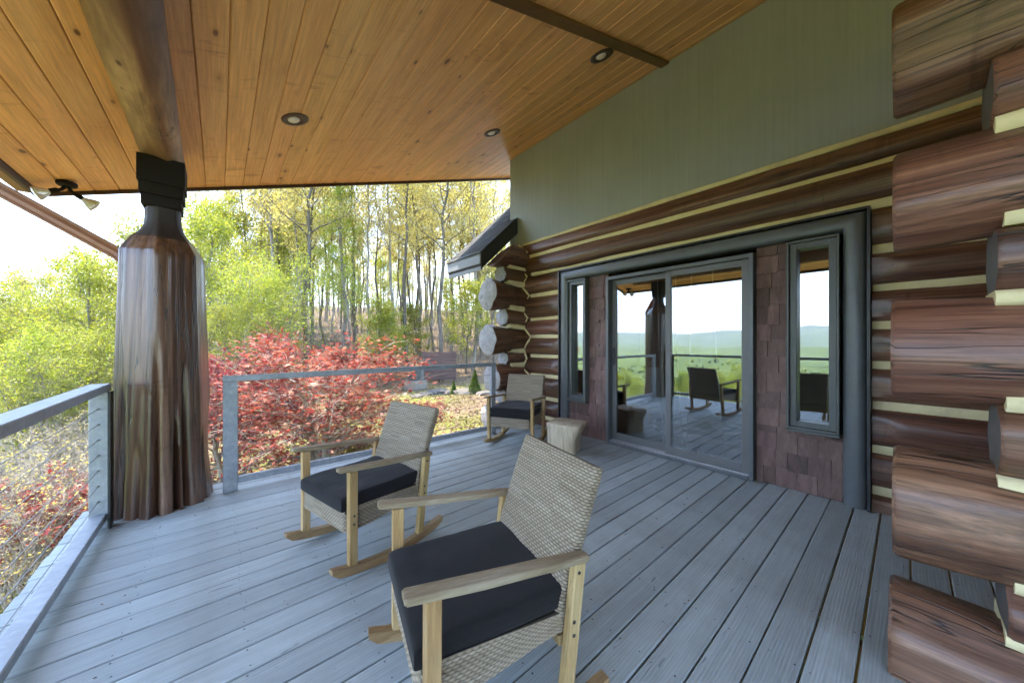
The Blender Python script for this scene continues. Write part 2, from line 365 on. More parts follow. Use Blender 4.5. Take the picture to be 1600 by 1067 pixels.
def wicker():
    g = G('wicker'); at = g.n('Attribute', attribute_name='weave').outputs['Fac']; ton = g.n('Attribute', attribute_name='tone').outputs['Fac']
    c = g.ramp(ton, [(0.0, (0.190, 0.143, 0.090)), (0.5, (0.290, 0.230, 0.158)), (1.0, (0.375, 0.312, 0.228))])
    c = g.mix(1.0, c, g.ramp(at, [(0.0, 0.12), (0.5, 0.75), (1.0, 1.1)]), 'MULTIPLY')   # shade in the gaps between strands, painted in by weave height
    f = g.noise(g.coords((60, 60, 60)), 1.0, 3)
    c = g.mix(0.25, c, g.mix(1.0, c, g.ramp(f, [(0.3, 0.6), (0.7, 1.25)]), 'MULTIPLY'))
    return g.done(c, 0.55, spec=0.35)
M['wicker'] = wicker()
def fabric():
    g = G('cushion_fabric'); v = g.coords((1, 1, 1))
    w1 = g.noise(g.coords((900, 60, 200)), 1.0, 2); w2 = g.noise(g.coords((60, 900, 200)), 1.0, 2); a = g.noise(v, 7, 4)
    c = g.ramp(g.math('MULTIPLY', g.math('ADD', w1, w2), 0.5), [(0.3, (0.006, 0.0055, 0.006)), (0.7, (0.015, 0.014, 0.0155))])
    c = g.mix(g.math('MULTIPLY', a, 0.2), c, (0.016, 0.016, 0.017))
    b = g.bump(g.noise(v, 9, 3, 0.5), 0.25, 0.012)
    g.done(c, 0.92, g.bump(w1, 0.15, 0.002, b), spec=0.25); g.b.inputs['Sheen Weight'].default_value = 0.08; return g.m
M['fabric'] = fabric()
def roofing():
    g = G('asphalt_shingle'); a = g.noise(g.coords((1, 1, 1)), 60, 4, 0.7); r = g.n('ObjectInfo').outputs['Random']
    c = g.ramp(a, [(0.3, (0.016, 0.018, 0.019)), (0.7, (0.065, 0.070, 0.072))])
    c = g.n('HueSaturation', {'Value': g.math('ADD', r, 0.55), 'Color': c}).outputs[0]
    return g.done(c, 0.9, g.bump(a, 0.6, 0.004))
M['roofing'] = roofing()

def leaf_mat(name, stops, trans=0.45, tsat=(1.25, 1.2, 0.6)):
    g = G(name); g.t.nodes.remove(g.b)
    at = g.n('Attribute', attribute_name='tint').outputs['Fac']
    c = g.ramp(at, stops)
    r = g.n('ObjectInfo').outputs['Random']
    c = g.n('HueSaturation', {'Color': c, 'Hue': g.math('ADD', g.math('MULTIPLY', r, 0.03), 0.485), 'Value': g.math('ADD', g.math('MULTIPLY', r, 0.35), 0.85)}).outputs[0]
    df = g.n('BsdfDiffuse', {'Color': c}); tl = g.n('BsdfTranslucent', {'Color': g.mix(1.0, c, tsat, 'MULTIPLY')})
    gl = g.n('BsdfGlossy', {'Color': (0.5, 0.5, 0.5), 'Roughness': 0.45})
    mx = g.n('MixShader', {0: trans, 1: df, 2: tl}); m2 = g.n('MixShader', {0: 0.04, 1: mx, 2: gl})
    g.t.links.new(m2.outputs[0], g.out.inputs[0]); return g.m
M['leaf_green'] = leaf_mat('leaf_spring_green', [(0.0, (0.1639, 0.2234, 0.0388)), (0.5, (0.2840, 0.3298, 0.0638)), (1.0, (0.4479, 0.4362, 0.1368))], 0.5)
M['leaf_deep'] = leaf_mat('leaf_deep_green', [(0.0, (0.0400, 0.0880, 0.0192)), (0.5, (0.0800, 0.1520, 0.0288)), (1.0, (0.1440, 0.2160, 0.0448))])
M['leaf_yellow'] = leaf_mat('leaf_yellow_bud', [(0.0, (0.3585, 0.3122, 0.1434)), (0.5, (0.4971, 0.4510, 0.2035)), (1.0, (0.6475, 0.6012, 0.3352))], 0.5)
M['leaf_red'] = leaf_mat('leaf_maple_red', [(0.0, (0.1425, 0.0198, 0.0288)), (0.5, (0.2850, 0.0595, 0.0576)), (0.8, (0.3705, 0.1488, 0.1008)), (1.0, (0.4560, 0.3100, 0.2280))], 0.4, (1.3, 0.9, 0.8))
M['leaf_dry'] = leaf_mat('leaf_litter', [(0.0, (0.1120, 0.0720, 0.0416)), (0.5, (0.2080, 0.1520, 0.0928)), (1.0, (0.3360, 0.2720, 0.1840))], 0.2, (1, 1, 1))
M['grass'] = leaf_mat('grass_blade', [(0.0, (0.0935, 0.1275, 0.0238)), (0.5, (0.2040, 0.2210, 0.0544)), (1.0, (0.3400, 0.3145, 0.1360))], 0.35)
def bark_mat(name, a, b, c):
    g = G(name); v = g.coords((1, 1, 1)); n = g.noise(g.coords((9, 9, 2.0)), 1.0, 6, 0.65); n2 = g.noise(v, 1.1, 3)
    col = g.ramp(n, [(0.3, a), (0.5, b), (0.72, c)])
    col = g.mix(g.math('MULTIPLY', g.ramp(n2, [(0.5, 0.0), (0.66, 1.0)]), 0.45), col, tuple(k * 1.5 for k in c))
    return g.done(col, 0.9, g.bump(n, 0.6, 0.02))
M['bark'] = bark_mat('bark_grey_brown', (0.044, 0.037, 0.029), (0.095, 0.081, 0.064), (0.175, 0.152, 0.125))
M['bark_white'] = bark_mat('bark_whitish', (0.16, 0.145, 0.12), (0.27, 0.25, 0.215), (0.40, 0.38, 0.34))
M['bark_pale'] = bark_mat('bark_pale', (0.11, 0.096, 0.078), (0.19, 0.17, 0.142), (0.30, 0.272, 0.238))

def ground_mat():
    g = G('ground_cover'); v = g.n('TexCoord').outputs['Object']
    a = g.noise(v, 0.33, 5, 0.6); b = g.noise(v, 5.0, 6, 0.7); c = g.noise(v, 28, 4, 0.7)
    litter = g.ramp(c, [(0.25, (0.0675, 0.0420, 0.0255)), (0.5, (0.1500, 0.1080, 0.0690)), (0.75, (0.2625, 0.2100, 0.1425))])
    grass = g.ramp(b, [(0.3, (0.0880, 0.1152, 0.0272)), (0.5, (0.1840, 0.1952, 0.0544)), (0.7, (0.2960, 0.2752, 0.1056))])
    sep = g.n('SeparateXYZ', {0: v})
    near = g.mix(g.ramp(a, [(0.42, 0.0), (0.56, 1.0)]), litter, grass)
    # under the woods the floor is leaf litter
    wood_ = g.math('ADD', g.math('MULTIPLY', sep.outputs[0], 0.4), g.math('MULTIPLY', sep.outputs[1], 0.9))
    near = g.mix(g.ramp(g.math('DIVIDE', wood_, 40.0), [(0.38, 0.0), (0.45, 1.0)]), near, litter)
    f = g.noise(v, 0.012, 8, 0.7); f2 = g.noise(v, 0.0016, 5, 0.6)
    far = g.ramp(f, [(0.3, (0.0630, 0.1050, 0.0224)), (0.5, (0.1260, 0.1820, 0.0364)), (0.7, (0.2100, 0.2450, 0.0630))])
    far = g.mix(g.math('MULTIPLY', g.ramp(f2, [(0.4, 0.0), (0.6, 1.0)]), 0.5), far, (0.07, 0.115, 0.035))
    ln = g.n('VectorMath', {0: v}, operation='LENGTH').outputs['Value']
    m = g.math('MAXIMUM', g.ramp(g.math('DIVIDE', ln, 200.0), [(0.5, 0.0), (0.9, 1.0)]), g.ramp(g.math('DIVIDE', sep.outputs[0], -100.0), [(0.15, 0.0), (0.4, 1.0)]))
    col = g.mix(m, near, far)
    return g.done(col, 0.95, g.bump(g.math('ADD', b, g.math('MULTIPLY', c, 0.4)), 0.6, 0.05), spec=0.15)
M['ground'] = ground_mat()
def cowhide():
    g = G('cowhide'); v = g.coords((1, 1, 1), rand=False); a = g.noise(v, 2.4, 2, 0.5, 0.4)
    return g.done(g.ramp(a, [(0.5, (0.02, 0.017, 0.015)), (0.53, (0.55, 0.52, 0.47))]), 0.9)
M['cowhide'] = cowhide()

# ------------------------------------------------------------------ terrain
def sstep(x, a, b):
    t = max(0.0, min(1.0, (x - a) / (b - a))); return t * t * (3 - 2 * t)
def ground_z(X, Y):
    r = math.hypot(X, Y)
    z = -0.92
    d = max(0.0, 2.6 - X)
    z -= 0.30 * d if d < 60 else 0.30 * 60 + 0.42 * (min(d, 190) - 60)
    w = X * 0.4 + Y * 0.9
    rise = max(0.0, w - 17.0) * 0.13
    rise = min(rise, 14.0)
    z += rise * (1 - 0.75 * sstep(d, 6, 40))
    if Y < 2: z -= 0.12 * min(2 - Y, 80)
    z += 0.10 * mnoise.noise(Vector((X * 0.35, Y * 0.35, 0))) + 0.3 * mnoise.noise(Vector((X * 0.07, Y * 0.07, 3))) * sstep(r, 12, 30)
    if r > 150:
        far = sstep(r, 150, 500)
        hills = -75 + 55 * mnoise.fractal(Vector((X / 620.0, Y / 620.0, 1.7)), 1.0, 2.0, 4) + 9 * mnoise.noise(Vector((X / 90, Y / 90, 8)))
        z = z * (1 - far) + hills * far
        mt = sstep(r, 5500, 9500)
        z += mt * (330 + 190 * mnoise.fractal(Vector((X / 2600.0, Y / 2600.0, 5.2)), 1.0, 2.1, 4))
    return z
def make_terrain():
    rad = [0.0] + [0.8 * (1.062 ** i) for i in range(165)]
    rad = [r for r in rad if r < 14000]; na = 260
    vs = [(0, 0, ground_z(0, 0))]; fs = []
    for r in rad[1:]:
        for k in range(na):
            a = 2 * PI * k / na; X = r * math.sin(a); Y = r * math.cos(a); vs.append((X, Y, ground_z(X, Y)))
    for k in range(na): fs.append((0, 1 + (k + 1) % na, 1 + k))
    for i in range(len(rad) - 2):
        b = 1 + i * na
        for k in range(na):
            q = (k + 1) % na; fs.append((b + k, b + q, b + na + q, b + na + k))
    me = bpy.data.meshes.new('terrain'); me.from_pydata(vs, [], fs); me.materials.append(M['ground'])
    me.polygons.foreach_set('use_smooth', [True] * len(fs))
    o = link('terrain', me); tag(o, kind='structure')
    if me.polygons[0].normal.z < 0: me.flip_normals()
make_terrain()

# ------------------------------------------------------------------ deck
DX0, DX1, DY0, DY1 = -0.79, 3.90, -3.0, 4.24
deck = thing('deck', None, None, (1.5, 0.6, 0)); deck['kind'] = 'structure'
PITCH = 0.142; GAP = 0.0085
bm_ = MB().box(-(DX1 - DX0) / 2, (DX1 - DX0) / 2, -(PITCH - GAP) / 2, (PITCH - GAP) / 2, -0.032, 0.0, 0.003)
board_me = bm_.mesh('deck_board', M['deck'])
y = 0.134 + PITCH / 2; ys = []
k0 = int(math.floor((DY0 - y) / PITCH)) + 1
for k in range(k0, 60):
    yy = y + k * PITCH
    if yy + PITCH / 2 > DY1: break
    ys.append(yy)
for yy in ys:
    o = link('deck_board', board_me, deck, (Vector(((DX0 + DX1) / 2 + rnd.uniform(-.006, .006), yy + rnd.uniform(-.001, .001), rnd.uniform(-.0012, .0012))) - deck.location))
    o.rotation_euler = (rnd.uniform(-.004, .004), 0, rnd.uniform(-.0004, .0004))
nm = MB()
for yy in ys:
    for k in range(12):
        xx = DX0 + 0.05 + k * 0.415
        for s in (-1, 1):
            px_, py_ = xx + rnd.uniform(-.012, .012), yy + s * 0.043 + rnd.uniform(-.007, .007); r = rnd.uniform(.0030, .0045)
            n = len(nm.v); nm.v += [(px_ + r * math.cos(a * PI / 3), py_ + r * math.sin(a * PI / 3), 0.0022) for a in range(6)]; nm.f.append(tuple(range(n, n + 6))); nm.mi.append(0)
tag(nm.build('nail_heads', M['nail'], deck), kind='stuff')
dbm = MB()
for k in range(230):
    xx, yy, a, r = rnd.uniform(DX0, 3.7), rnd.uniform(.3, DY1), rnd.uniform(0, 6), rnd.uniform(.003, .011); c_, s_ = math.cos(a), math.sin(a)
    dbm.add([(xx + r * c_, yy + r * s_, .004), (xx - r * .4 * s_, yy + r * .4 * c_, .006), (xx - r * c_, yy - r * s_, .004), (xx + r * .4 * s_, yy - r * .4 * c_, .003)], [(0, 1, 2, 3)])
tag(dbm.build('leaf_crumbs', M['joist'], deck), kind='stuff')
jm = MB()
for k in range(12):
    xx = DX0 + 0.05 + k * 0.415; jm = MB().box(xx - .02, xx + .02, DY0, DY1 - .05, -0.24, -0.036); jm.build('joist', M['joist'], deck)
MB().box(DX0 + .02, DX1, DY1 - .05, DY1 - .012, -0.26, -0.034).build('rim_board', M['rail'], deck)
MB().box(DX0 + .012, DX0 + .028, DY0, DY1 - .05, -0.26, -0.034).build('rim_board', M['rail'], deck)

# ------------------------------------------------------------------ porch roof
K_R = 0.336
def roof_z(X): return 4.46 + K_R * (X - 3.83)
EX0, RY1, RY0 = -1.31, 5.44, -3.2
roof = thing('porch_roof', 'sloping porch roof lined with orange stained knotty pine boards', 'roof', (1.5, 1.2, roof_z(1.5)))
ang = math.atan(K_R); cp = math.cos(ang)
W_B = 0.17 / cp
cm = MB(); wb = W_B / 2 - 0.0015; c_ = 0.006; th = 0.018; LY = (RY1 - RY0) / 2
prof = [(-wb, c_ ), (-wb + c_, 0), (wb - c_, 0), (wb, c_), (wb, th), (-wb, th)]
cm.rings([[(u, -LY, w) for u, w in prof], [(u, LY, w) for u, w in prof]])
cb_me = cm.mesh('ceiling_board', M['pine'])
i = 0; X = EX0 + 0.085
while X < 6.0:
    o = link('ceiling_board', cb_me, roof, Vector((X, (RY0 + RY1) / 2 + 0.0, roof_z(X))) - roof.location)
    o.rotation_euler = (0, -ang, 0); X += 0.17
def slope_box(x0, x1, y0, y1, h0, h1, b=0.0):
    m = MB().box(x0, x1, y0, y1, 0, 1, 0); vs = []
    for (x, y_, z_) in m.v: vs.append((x, y_, roof_z(x) + (h1 if z_ > .5 else h0)))
    m.v = vs; return m
slope_box(EX0 - .02, 6.1, RY0, RY1 + .02, 0.022, 0.16).build('roof_deck', M['soffit_black'], roof)
slope_box(EX0 - .03, 6.1, RY1 + .002, RY1 + .035, -0.035, 0.17).build('rake_trim', M['fascia'], roof)
MB().box(EX0 - .032, EX0 - .003, RY0, RY1 + .03, roof_z(EX0) - .05, roof_z(EX0) + .15, .003).build('eave_fascia', M['fascia'], roof)
slope_box(-0.1, 3.86, 1.765, 1.855, -0.028, -0.002).build('ceiling_batten', M['pine_trim'], roof)
# gutter along the eave
gm = MB(); gp = [(-.12, .11), (-.125, .10), (-.12, .03), (-.09, 0), (-.02, 0), (0, .03), (0, .11), (-.006, .11), (-.006, .033), (-.022, .006), (-.088, .006), (-.114, .033), (-.116, .11)]
gx, gz = EX0 - .034, roof_z(EX0) - .03
gm.rings([[(gx + u, yv, gz + w) for u, w in gp] for yv in (RY0, RY1 - .02)]); gm.build('gutter', M['copper'], roof)

# log beam under the roof
beam_pts = []; bmz = 2.885
lm = MB(); rs = []
for i in range(40):
    yv = -3.1 + i * (4.55 + 3.1) / 39; ring = []
    for k in range(20):
        a = 2 * PI * k / 20
        r = 0.172 + 0.014 * mnoise.noise(Vector((math.cos(a) * .8, math.sin(a) * .8, yv * 0.9))) + 0.014 * math.cos(3 * a + yv * .6) + .006 * math.cos(5 * a + 1 - yv * .4) + .008 * mnoise.noise(Vector((math.cos(a) * 3, math.sin(a) * 3, yv * 2)))
        xb = -0.345 + r * .76 * math.cos(a) + 0.012 * math.sin(yv * 1.1); ring.append((xb, yv, min(bmz + r * math.sin(a), roof_z(xb) - .002)))
    rs.append(ring)
lm.rings(rs)
tag(lm.build('log_beam', M['beam'], None, True), 'thick brown log beam under the ceiling resting on the carved post', 'beam')

# ------------------------------------------------------------------ carved post
PX, PY = -0.345, 3.925
post = thing('carved_post', 'massive dark varnished tree trunk post with fluted base and narrow neck', 'post', (PX, PY, 0))
tx, ty = -PX, -PY; th0 = math.atan2(ty, tx)                     # direction of the camera seen from the post
def post_r(t, z):
    """radius of the trunk at angle t (0 = towards camera, positive = to the camera's left... clockwise seen from above) and height z"""
    s = max(0.0, min(1.0, z / 1.95)); base = 0.300 - 0.052 * s ** 0.9 + 0.016 * max(0, 0.35 - z) / 0.35
    # flats: three wide hewn faces towards the porch
    fac = 0
    best = None
    for (fa, fd) in ((0.68, 0.895), (-0.36, 0.895), (-1.22, 0.93), (-2.1, 0.95), (3.05, 0.94), (1.6, 0.93), (2.35, 0.95)):
        c = math.cos(t - fa)
        if c > 0.15:
            v = fd / c; best = v if best is None else min(best, v)
    fac = min(1.04, best)
    r = base * (0.10 + 0.90 * fac)
    lob = 0
    for (la, lw, lamp, lz) in ((0.14, .055, .115, 1.30), (-0.27, .045, .12, .80), (-0.50, .055, .15, 1.15), (0.52, .05, .065, .55), (0.95, .07, .08, 1.0), (-0.98, .06, .07, .6), (-1.7, .12, .07, .8), (1.8, .12, .07, .8), (2.6, .14, .06, .8)):
        dd = math.atan2(math.sin(t - la), math.cos(t - la)); f = max(0.0, 1 - z / lz)
        lob -= .72 * lamp * math.exp(-(dd / lw) ** 2) * f ** 0.6
    r += lob * 1.0
    r += 0.009 * mnoise.noise(Vector((math.cos(t) * 2.2, math.sin(t) * 2.2, z * 0.7))) + .006 * mnoise.noise(Vector((math.cos(t) * 6, math.sin(t) * 6, z * 1.1 + 4))) * (1 + 1.5 * max(0, 1 - z))
    return r
NS = 144
def post_ring(z, scale=1.0, rr=None, z_off=None):
    ring = []
    for k in range(NS):
        t = -PI + 2 * PI * k / NS; r = post_r(t, z) * scale if rr is None else rr(t)
        a = th0 - t; ring.append((PX + r * math.cos(a), PY + r * math.sin(a), z if z_off is None else z_off(t)))
    return ring
pm = MB(); rs = [post_ring(0.0, 1.0, None, lambda t: ground_z(PX, PY) - .1)]
zs = [0.0, .02, .06, .1] + [0.16 + i * 0.0590 for i in range(32)]
for z in zs: rs.append(post_ring(z))
for (dz, k_) in ((.012, .97), (.05, .89), (.10, .78), (.115, .75)): rs.append([(PX + (p[0] - PX) * k_, PY + (p[1] - PY) * k_, zs[-1] + dz) for p in post_ring(zs[-1])])
pm.rings(rs, cap=False); pm.build('trunk', M['post'], post, True, angle=75)
# sawn shoulders and the neck
nm_ = MB(); zt = zs[-1] + .112
def neck_ring(f):                                              # f 0 = top edge of trunk, 1 = top of neck
    z = zt + f * (2.38 - zt); ring = []
    for k in range(NS):
        t = -PI + 2 * PI * k / NS; r1 = post_r(t, zs[-1]) * .752; a = th0 - t; r2 = 0.098 / max(abs(math.cos(((t + .2 + PI / 4) % (PI / 2)) - PI / 4)), .9)
        e = 1 - max(0.0, 1 - min(1.0, f / .72)) ** 2.3; r = r1 * (1 - e) + r2 * e
        zz = z
        ring.append((PX + r * math.cos(a), PY + r * math.sin(a), zz))
    return ring
nm_.rings([neck_ring(f / 22) for f in range(23)], cap=False); nk = nm_.build('neck', M['neck'], post, True, angle=60)
for (w, d, z0, z1) in ((.113, .113, 2.355, 2.44), (.124, .121, 2.44, 2.53), (.134, .128, 2.53, 2.735)):
    MB().box(PX - w, PX + w, PY - d, PY + d, z0 + .001, z1, .005).build('cap_block', M['capblack'], post)

# ------------------------------------------------------------------ railings
def cable(p, q, parent): MB().tube([p, q], 0.0021, 6).build('cable', M['steel'], parent)
rl = thing('cable_railing', 'grey metal cable railing with broad top rail along the left deck edge', 'railing', (-0.635, 0.5, 0), 0, 'cable railings round the deck')
MB().box(-.687, -.585, -2.9, 3.705, .952, 1.003, .005).build('top_rail', M['rail'], rl)
MB().box(-.675, -.597, -2.9, 3.66, .055, .103, .005).build('bottom_rail', M['rail'], rl)
for yy in (3.675, 1.70, -0.4, -2.5): MB().box(-.68, -.59, yy - .025, yy + .025, .0, .951, .004).build('railing_post', M['rail'], rl)
MB().box(-.584, -.574, 3.61, 3.705, .0, .95, .001).build('end_plate', M['dark_metal'], rl)
for k in range(7):
    z = .19 + k * .107; cable((-.636, -2.9, z), (-.636, 3.68, z), rl)
rb = thing('cable_railing', 'grey metal cable railing between the carved post and the log corner', 'railing', (1.5, 3.84, 0), 0, 'cable railings round the deck')
MB().box(.02, 2.975, 3.812, 3.868, .952, 1.003, .004).build('top_rail', M['rail'], rb)
MB().box(.123, 2.90, 3.817, 3.863, .062, .118, .004).build('bottom_rail', M['rail'], rb)
for xx in (.0715, 2.945): MB().box(xx - .05 if xx < 1 else xx - .045, xx + .05 if xx < 1 else xx + .03, 3.815, 3.865, 0, .951, .004).build('railing_post', M['rail'], rb)
for k in range(7):
    z = .19 + k * .107; cable((.07, 3.84, z), (2.92, 3.84, z), rb)
    for xx in (.122, 2.899):
        MB().tube([(xx - .002, 3.84, z), (xx + .006, 3.84, z)], .007, 8).build('cable_fitting', M['steel'], rb)
for k in range(7):
    z = .19 + k * .107; MB().tube([(-.636, 3.642, z), (-.636, 3.652, z)], .007, 8).build('cable_fitting', M['steel'], rl)

# ------------------------------------------------------------------ log house
WX = 3.83
cab = thing('log_cabin', 'log house wall of dark stained logs with cream chinking and sage gable', 'house', (4.6, 1.5, 0))
sd = [0]
def log_mesh(axis, a0, a1, c, cz, rx, rz, flare=None, flat=None, n=22, seg=0.09, wob=0.010, zmin=None, ztop=None):
    """round log along axis; c = other horizontal coordinate; flare(f along) -> radius factor; flat(list of (a_from,a_to,limit))"""
    sd[0] += 1; s = sd[0] * 11.3; m = MB(); rs = []; cnt = max(4, int(abs(a1 - a0) / seg))
    ph = rnd.uniform(0, 6)
    for i in range(cnt + 1):
        a = a0 + (a1 - a0) * i / cnt; fl = flare(a) if flare else 1.0; ring = []
        dz = .007 * mnoise.noise(Vector((a * .9, s, 2))); dc = .006 * mnoise.noise(Vector((a * .9, s, 7)))
        for k in range(n):
            t = 2 * PI * k / n
            w = 1 + (wob / rz) * (.45 * math.cos(7 * t + 2 * ph - a * .25) + 1.3 * mnoise.noise(Vector((math.cos(t) * 1.1, math.sin(t) * 1.1 + s, a * 1.1))) + .5 * mnoise.noise(Vector((math.cos(t) * 3 + s, math.sin(t) * 3, a * 3))) + .35 * math.cos(4 * t + ph + a * .35))
            p = c + dc - rx * fl * w * math.cos(t); z = cz + dz + rz * fl * w * math.sin(t)
            if flat:
                for (f0, f1, lim) in flat:
                    if f0 <= a <= f1: p = max(p, lim)
            if zmin is not None: z = max(z, zmin)
            if ztop is not None: z = min(z, ztop(a))
            ring.append((p, a, z) if axis == 'Y' else (a, p, z))
        rs.append(ring)
    m.rings(rs, cap=True); return m, rs
def yl(*a, **k): return log_mesh('Y', *a, **k)[0].build('log', M['log_y'], cab, True, angle=45)
def chink_strip(y0, y1, za, zb, x=3.850, hh=.043):
    m = MB(); rs = []; cnt = max(3, int(abs(y1 - y0) / .12)); s = rnd.uniform(0, 99)
    for i in range(cnt + 1):
        f = i / cnt; yv = y0 + (y1 - y0) * f; z = za + (zb - za) * f + .006 * mnoise.noise(Vector((yv * 2, s, 0)))
        h = hh * (1 + .25 * mnoise.noise(Vector((yv * 3, s, 5))))
        rs.append([(x + .012, yv, z - h), (x + .002, yv, z - h * .5), (x, yv, z), (x + .002, yv, z + h * .5), (x + .012, yv, z + h), (x + .08, yv, z + h), (x + .08, yv, z - h)])
    m.rings(rs); return m.build('chinking', M['chink'], cab, True, angle=50)
CX = 3.952
# two full-length logs above the casing
log_mesh('Y', -1.2, 4.12, CX + .0, 2.532, .165, .168)[0].build('log', M['log_y'], cab, True, angle=45)
log_mesh('Y', -1.2, 4.20, CX + .012, 2.792, .15, .130)[0].build('log', M['log_y'], cab, True, angle=45)
chink_strip(-1.2, 4.0, 2.345, 2.40, 3.845, .036); chink_strip(-1.2, 4.06, 2.645, 2.695, 3.848, .044); chink_strip(-1.2, 4.2, 2.902, 2.905, 3.838, .024)
FL, FR, FT = 3.33, 0.195, 2.33                     # casing: left, right, top
# left stack (between the casing and the corner)
LZ = [-0.2, .12, .41, .763, 1.07, 1.38, 1.654, 2.047, 2.36]
for i in range(len(LZ) - 1):
    z0, z1 = LZ[i], LZ[i + 1]
    yl(FL + .004, 4.15, CX, (z0 + z1) / 2, .168, (z1 - z0) / 2 + .002, flat=[(FL - .1, FL + .13, 3.815)], seg=.045, zmin=-.18)
    if i: chink_strip(FL + .004, 4.02, z0, z0)
RZ = [-0.15, .154, .47, .806, 1.122, 1.424, 1.715, 2.011, 2.36]
for i in range(len(RZ) - 1):
    z0, z1 = RZ[i], RZ[i + 1]
    yl(-1.2, FR - .012, CX, (z0 + z1) / 2, .168, (z1 - z0) / 2 + .002, flat=[(FR - .13, FR + .1, 3.812)], seg=.045)
    if i: chink_strip(-1.2, FR - .012, z0, z0)
MB().box(3.84, 3.86, -1.2, FR - .02, 0.004, .05, .004).build('base_flashing', M['dark_metal'], cab)

# corner logs running out towards the railing: long flared and short, alternating
def xlog(x_end, cz, rz, ry, rz_end, cy_=4.20, zc=None):
    fl = lambda a: 1.0 + (rz_end / rz - 1.0) * (1 - sstep(a, x_end, x_end + .62))
    m, rs = log_mesh('X', x_end, 4.4, cy_, cz, ry, rz, flare=fl, n=28, seg=.07, wob=.016)
    L = m.build('log', M['log_x'], cab, True, angle=45)
    e = MB(); c0 = Vector((x_end - .004, cy_, cz)); ring = [Vector(p) for p in rs[0]]
    r2 = [c0 + (p - c0) * .97 for p in ring]; r3 = [Vector((x_end - .012, p.y, p.z)) for p in [c0 + (q - c0) * .93 for q in ring]]
    for p in r2: p.x = x_end - .006
    e.rings([ring, r2, r3], cap=False); n = len(e.v); e.v += [(x_end - .014, cy_, cz)]; b = n - len(ring)
    for k in range(len(ring)): e.f.append((b + k, b + (k + 1) % len(ring), n)); e.mi.append(0)
    e.build('end_grain', M['endgrain'], L, True, angle=50)
    return L
xlog(3.11, 2.025, .168, .155, .245); xlog(3.11, 1.325, .168, .155, .235)
xlog(3.20, .735, .168, .155, .225); xlog(3.13, .135, .168, .155, .20); xlog(3.14, -.42, .165, .155, .19)
for (xe, cz, r) in ((3.36, 2.36, .120), (3.40, 1.675, .130), (3.42, 1.03, .105), (3.38, .43, .125), (3.36, -.14, .125)):
    xlog(xe, cz, r, r + .02, r + .004, 4.20)
m, _ = log_mesh('X', 3.18, 4.4, 4.19, 2.66, .16, .20, seg=.06, ztop=lambda a: 2.70 + .94 * (a - 3.10) - .29); m.build('log', M['log_x'], cab, True, angle=45)
# chinking rope in the corner joint and between the projecting logs
zz = [(810.6, 384.3), (823.7, 394.7), (809.6, 418), (823.7, 433), (814.3, 447), (827.4, 463), (810.6, 480), (824.6, 497.7), (816.2, 509), (829.3, 527), (818, 547), (823, 561), (816, 575), (831, 590), (822, 612), (832, 632), (826, 655)]
pts = [on_x(px_, py_, 3.80 if i % 2 else 3.772) for i, (px_, py_) in enumerate(zz)]
pp = []
for i in range(len(pts) - 1):
    for q in range(4): pp.append(pts[i].lerp(pts[i + 1], q / 4))
pp.append(pts[-1])
MB().tube(pp, [.017] * len(pp), 8).build('chinking', M['chink'], cab, True)
def xchink(x0, x1, z, zdrop=0, yv=4.085, h=.040):
    m = MB(); rs = []
    for i in range(9):
        f = i / 8; x = x0 + (x1 - x0) * f; z_ = z + zdrop * (1 - f) * abs(1 - f); hh = h * (1 + .2 * mnoise.noise(Vector((x * 5, z * 9, 0))))
        rs.append([(x, yv + .02, z_ - hh), (x, yv, z_ - hh * .4), (x, yv, z_ + hh * .4), (x, yv + .02, z_ + hh), (x, yv + .28, z_ + hh), (x, yv + .28, z_ - hh)])
    m.rings(rs); m.build('chinking', M['chink'], cab, True, angle=50)
for (x0, z, d) in ((3.45, 2.475, .02), (3.44, 2.225, .02), (3.48, 1.825, .02), (3.48, 1.53, .02), (3.50, 1.145, .02), (3.50, .918, .01), (3.46, .572, .02), (3.46, .30, .01)): xchink(x0, 3.86, z, d)

# sage stucco gable panel above the logs
sg = slope_box(3.862, 4.05, -3.0, 4.545, -1.60, 0.01); sg.v = [(x, y_, (2.905 if z_ < roof_z(x) - .5 else roof_z(x) - .003)) for (x, y_, z_) in sg.v]
sg.build('gable_panel', M['sage'], cab)
# solid wall core behind the logs
MB().box(3.99, 4.06, FL + .02, 4.5, -.5, 2.9).build('wall_core', M['interior_wall'], cab)
MB().box(3.99, 4.06, -3.0, FR - .02, -.5, 2.9).build('wall_core', M['interior_wall'], cab)
MB().box(3.99, 4.06, FR - .02, FL + .02, 2.32, 2.9).build('wall_core', M['interior_wall'], cab)

# rounded slate casing round the door group
def sweep(profile, yl_, yr_, zt_, name, mat):
    m = MB(); n = len(profile); rs = []
    for st in range(4):
        ring = []
        for (o, x) in profile:
            ring.append(((x, yl_ - o, 0.003), (x, yl_ - o, zt_ - o), (x, yr_ + o, zt_ - o), (x, yr_ + o, 0.003))[st])
        rs.append(ring)
    m.rings(rs, cap=True); return m.build(name, mat, cab, True, angle=32)
cp_ = [(0.014, 3.90)] + [(0.014 + .135 * (0.5 - 0.5 * math.cos(PI * i / 10)), 3.815 - .062 * math.sin(PI * i / 10) ** .6) for i in range(11)] + [(.149, 3.90)]
sweep(cp_, FL, FR, FT, 'door_casing', M['casing'])
sweep([(-.006, 3.90), (-.006, 3.752), (.012, 3.752), (.012, 3.90)], FL, FR, FT, 'casing_flange', M['dark_metal'])

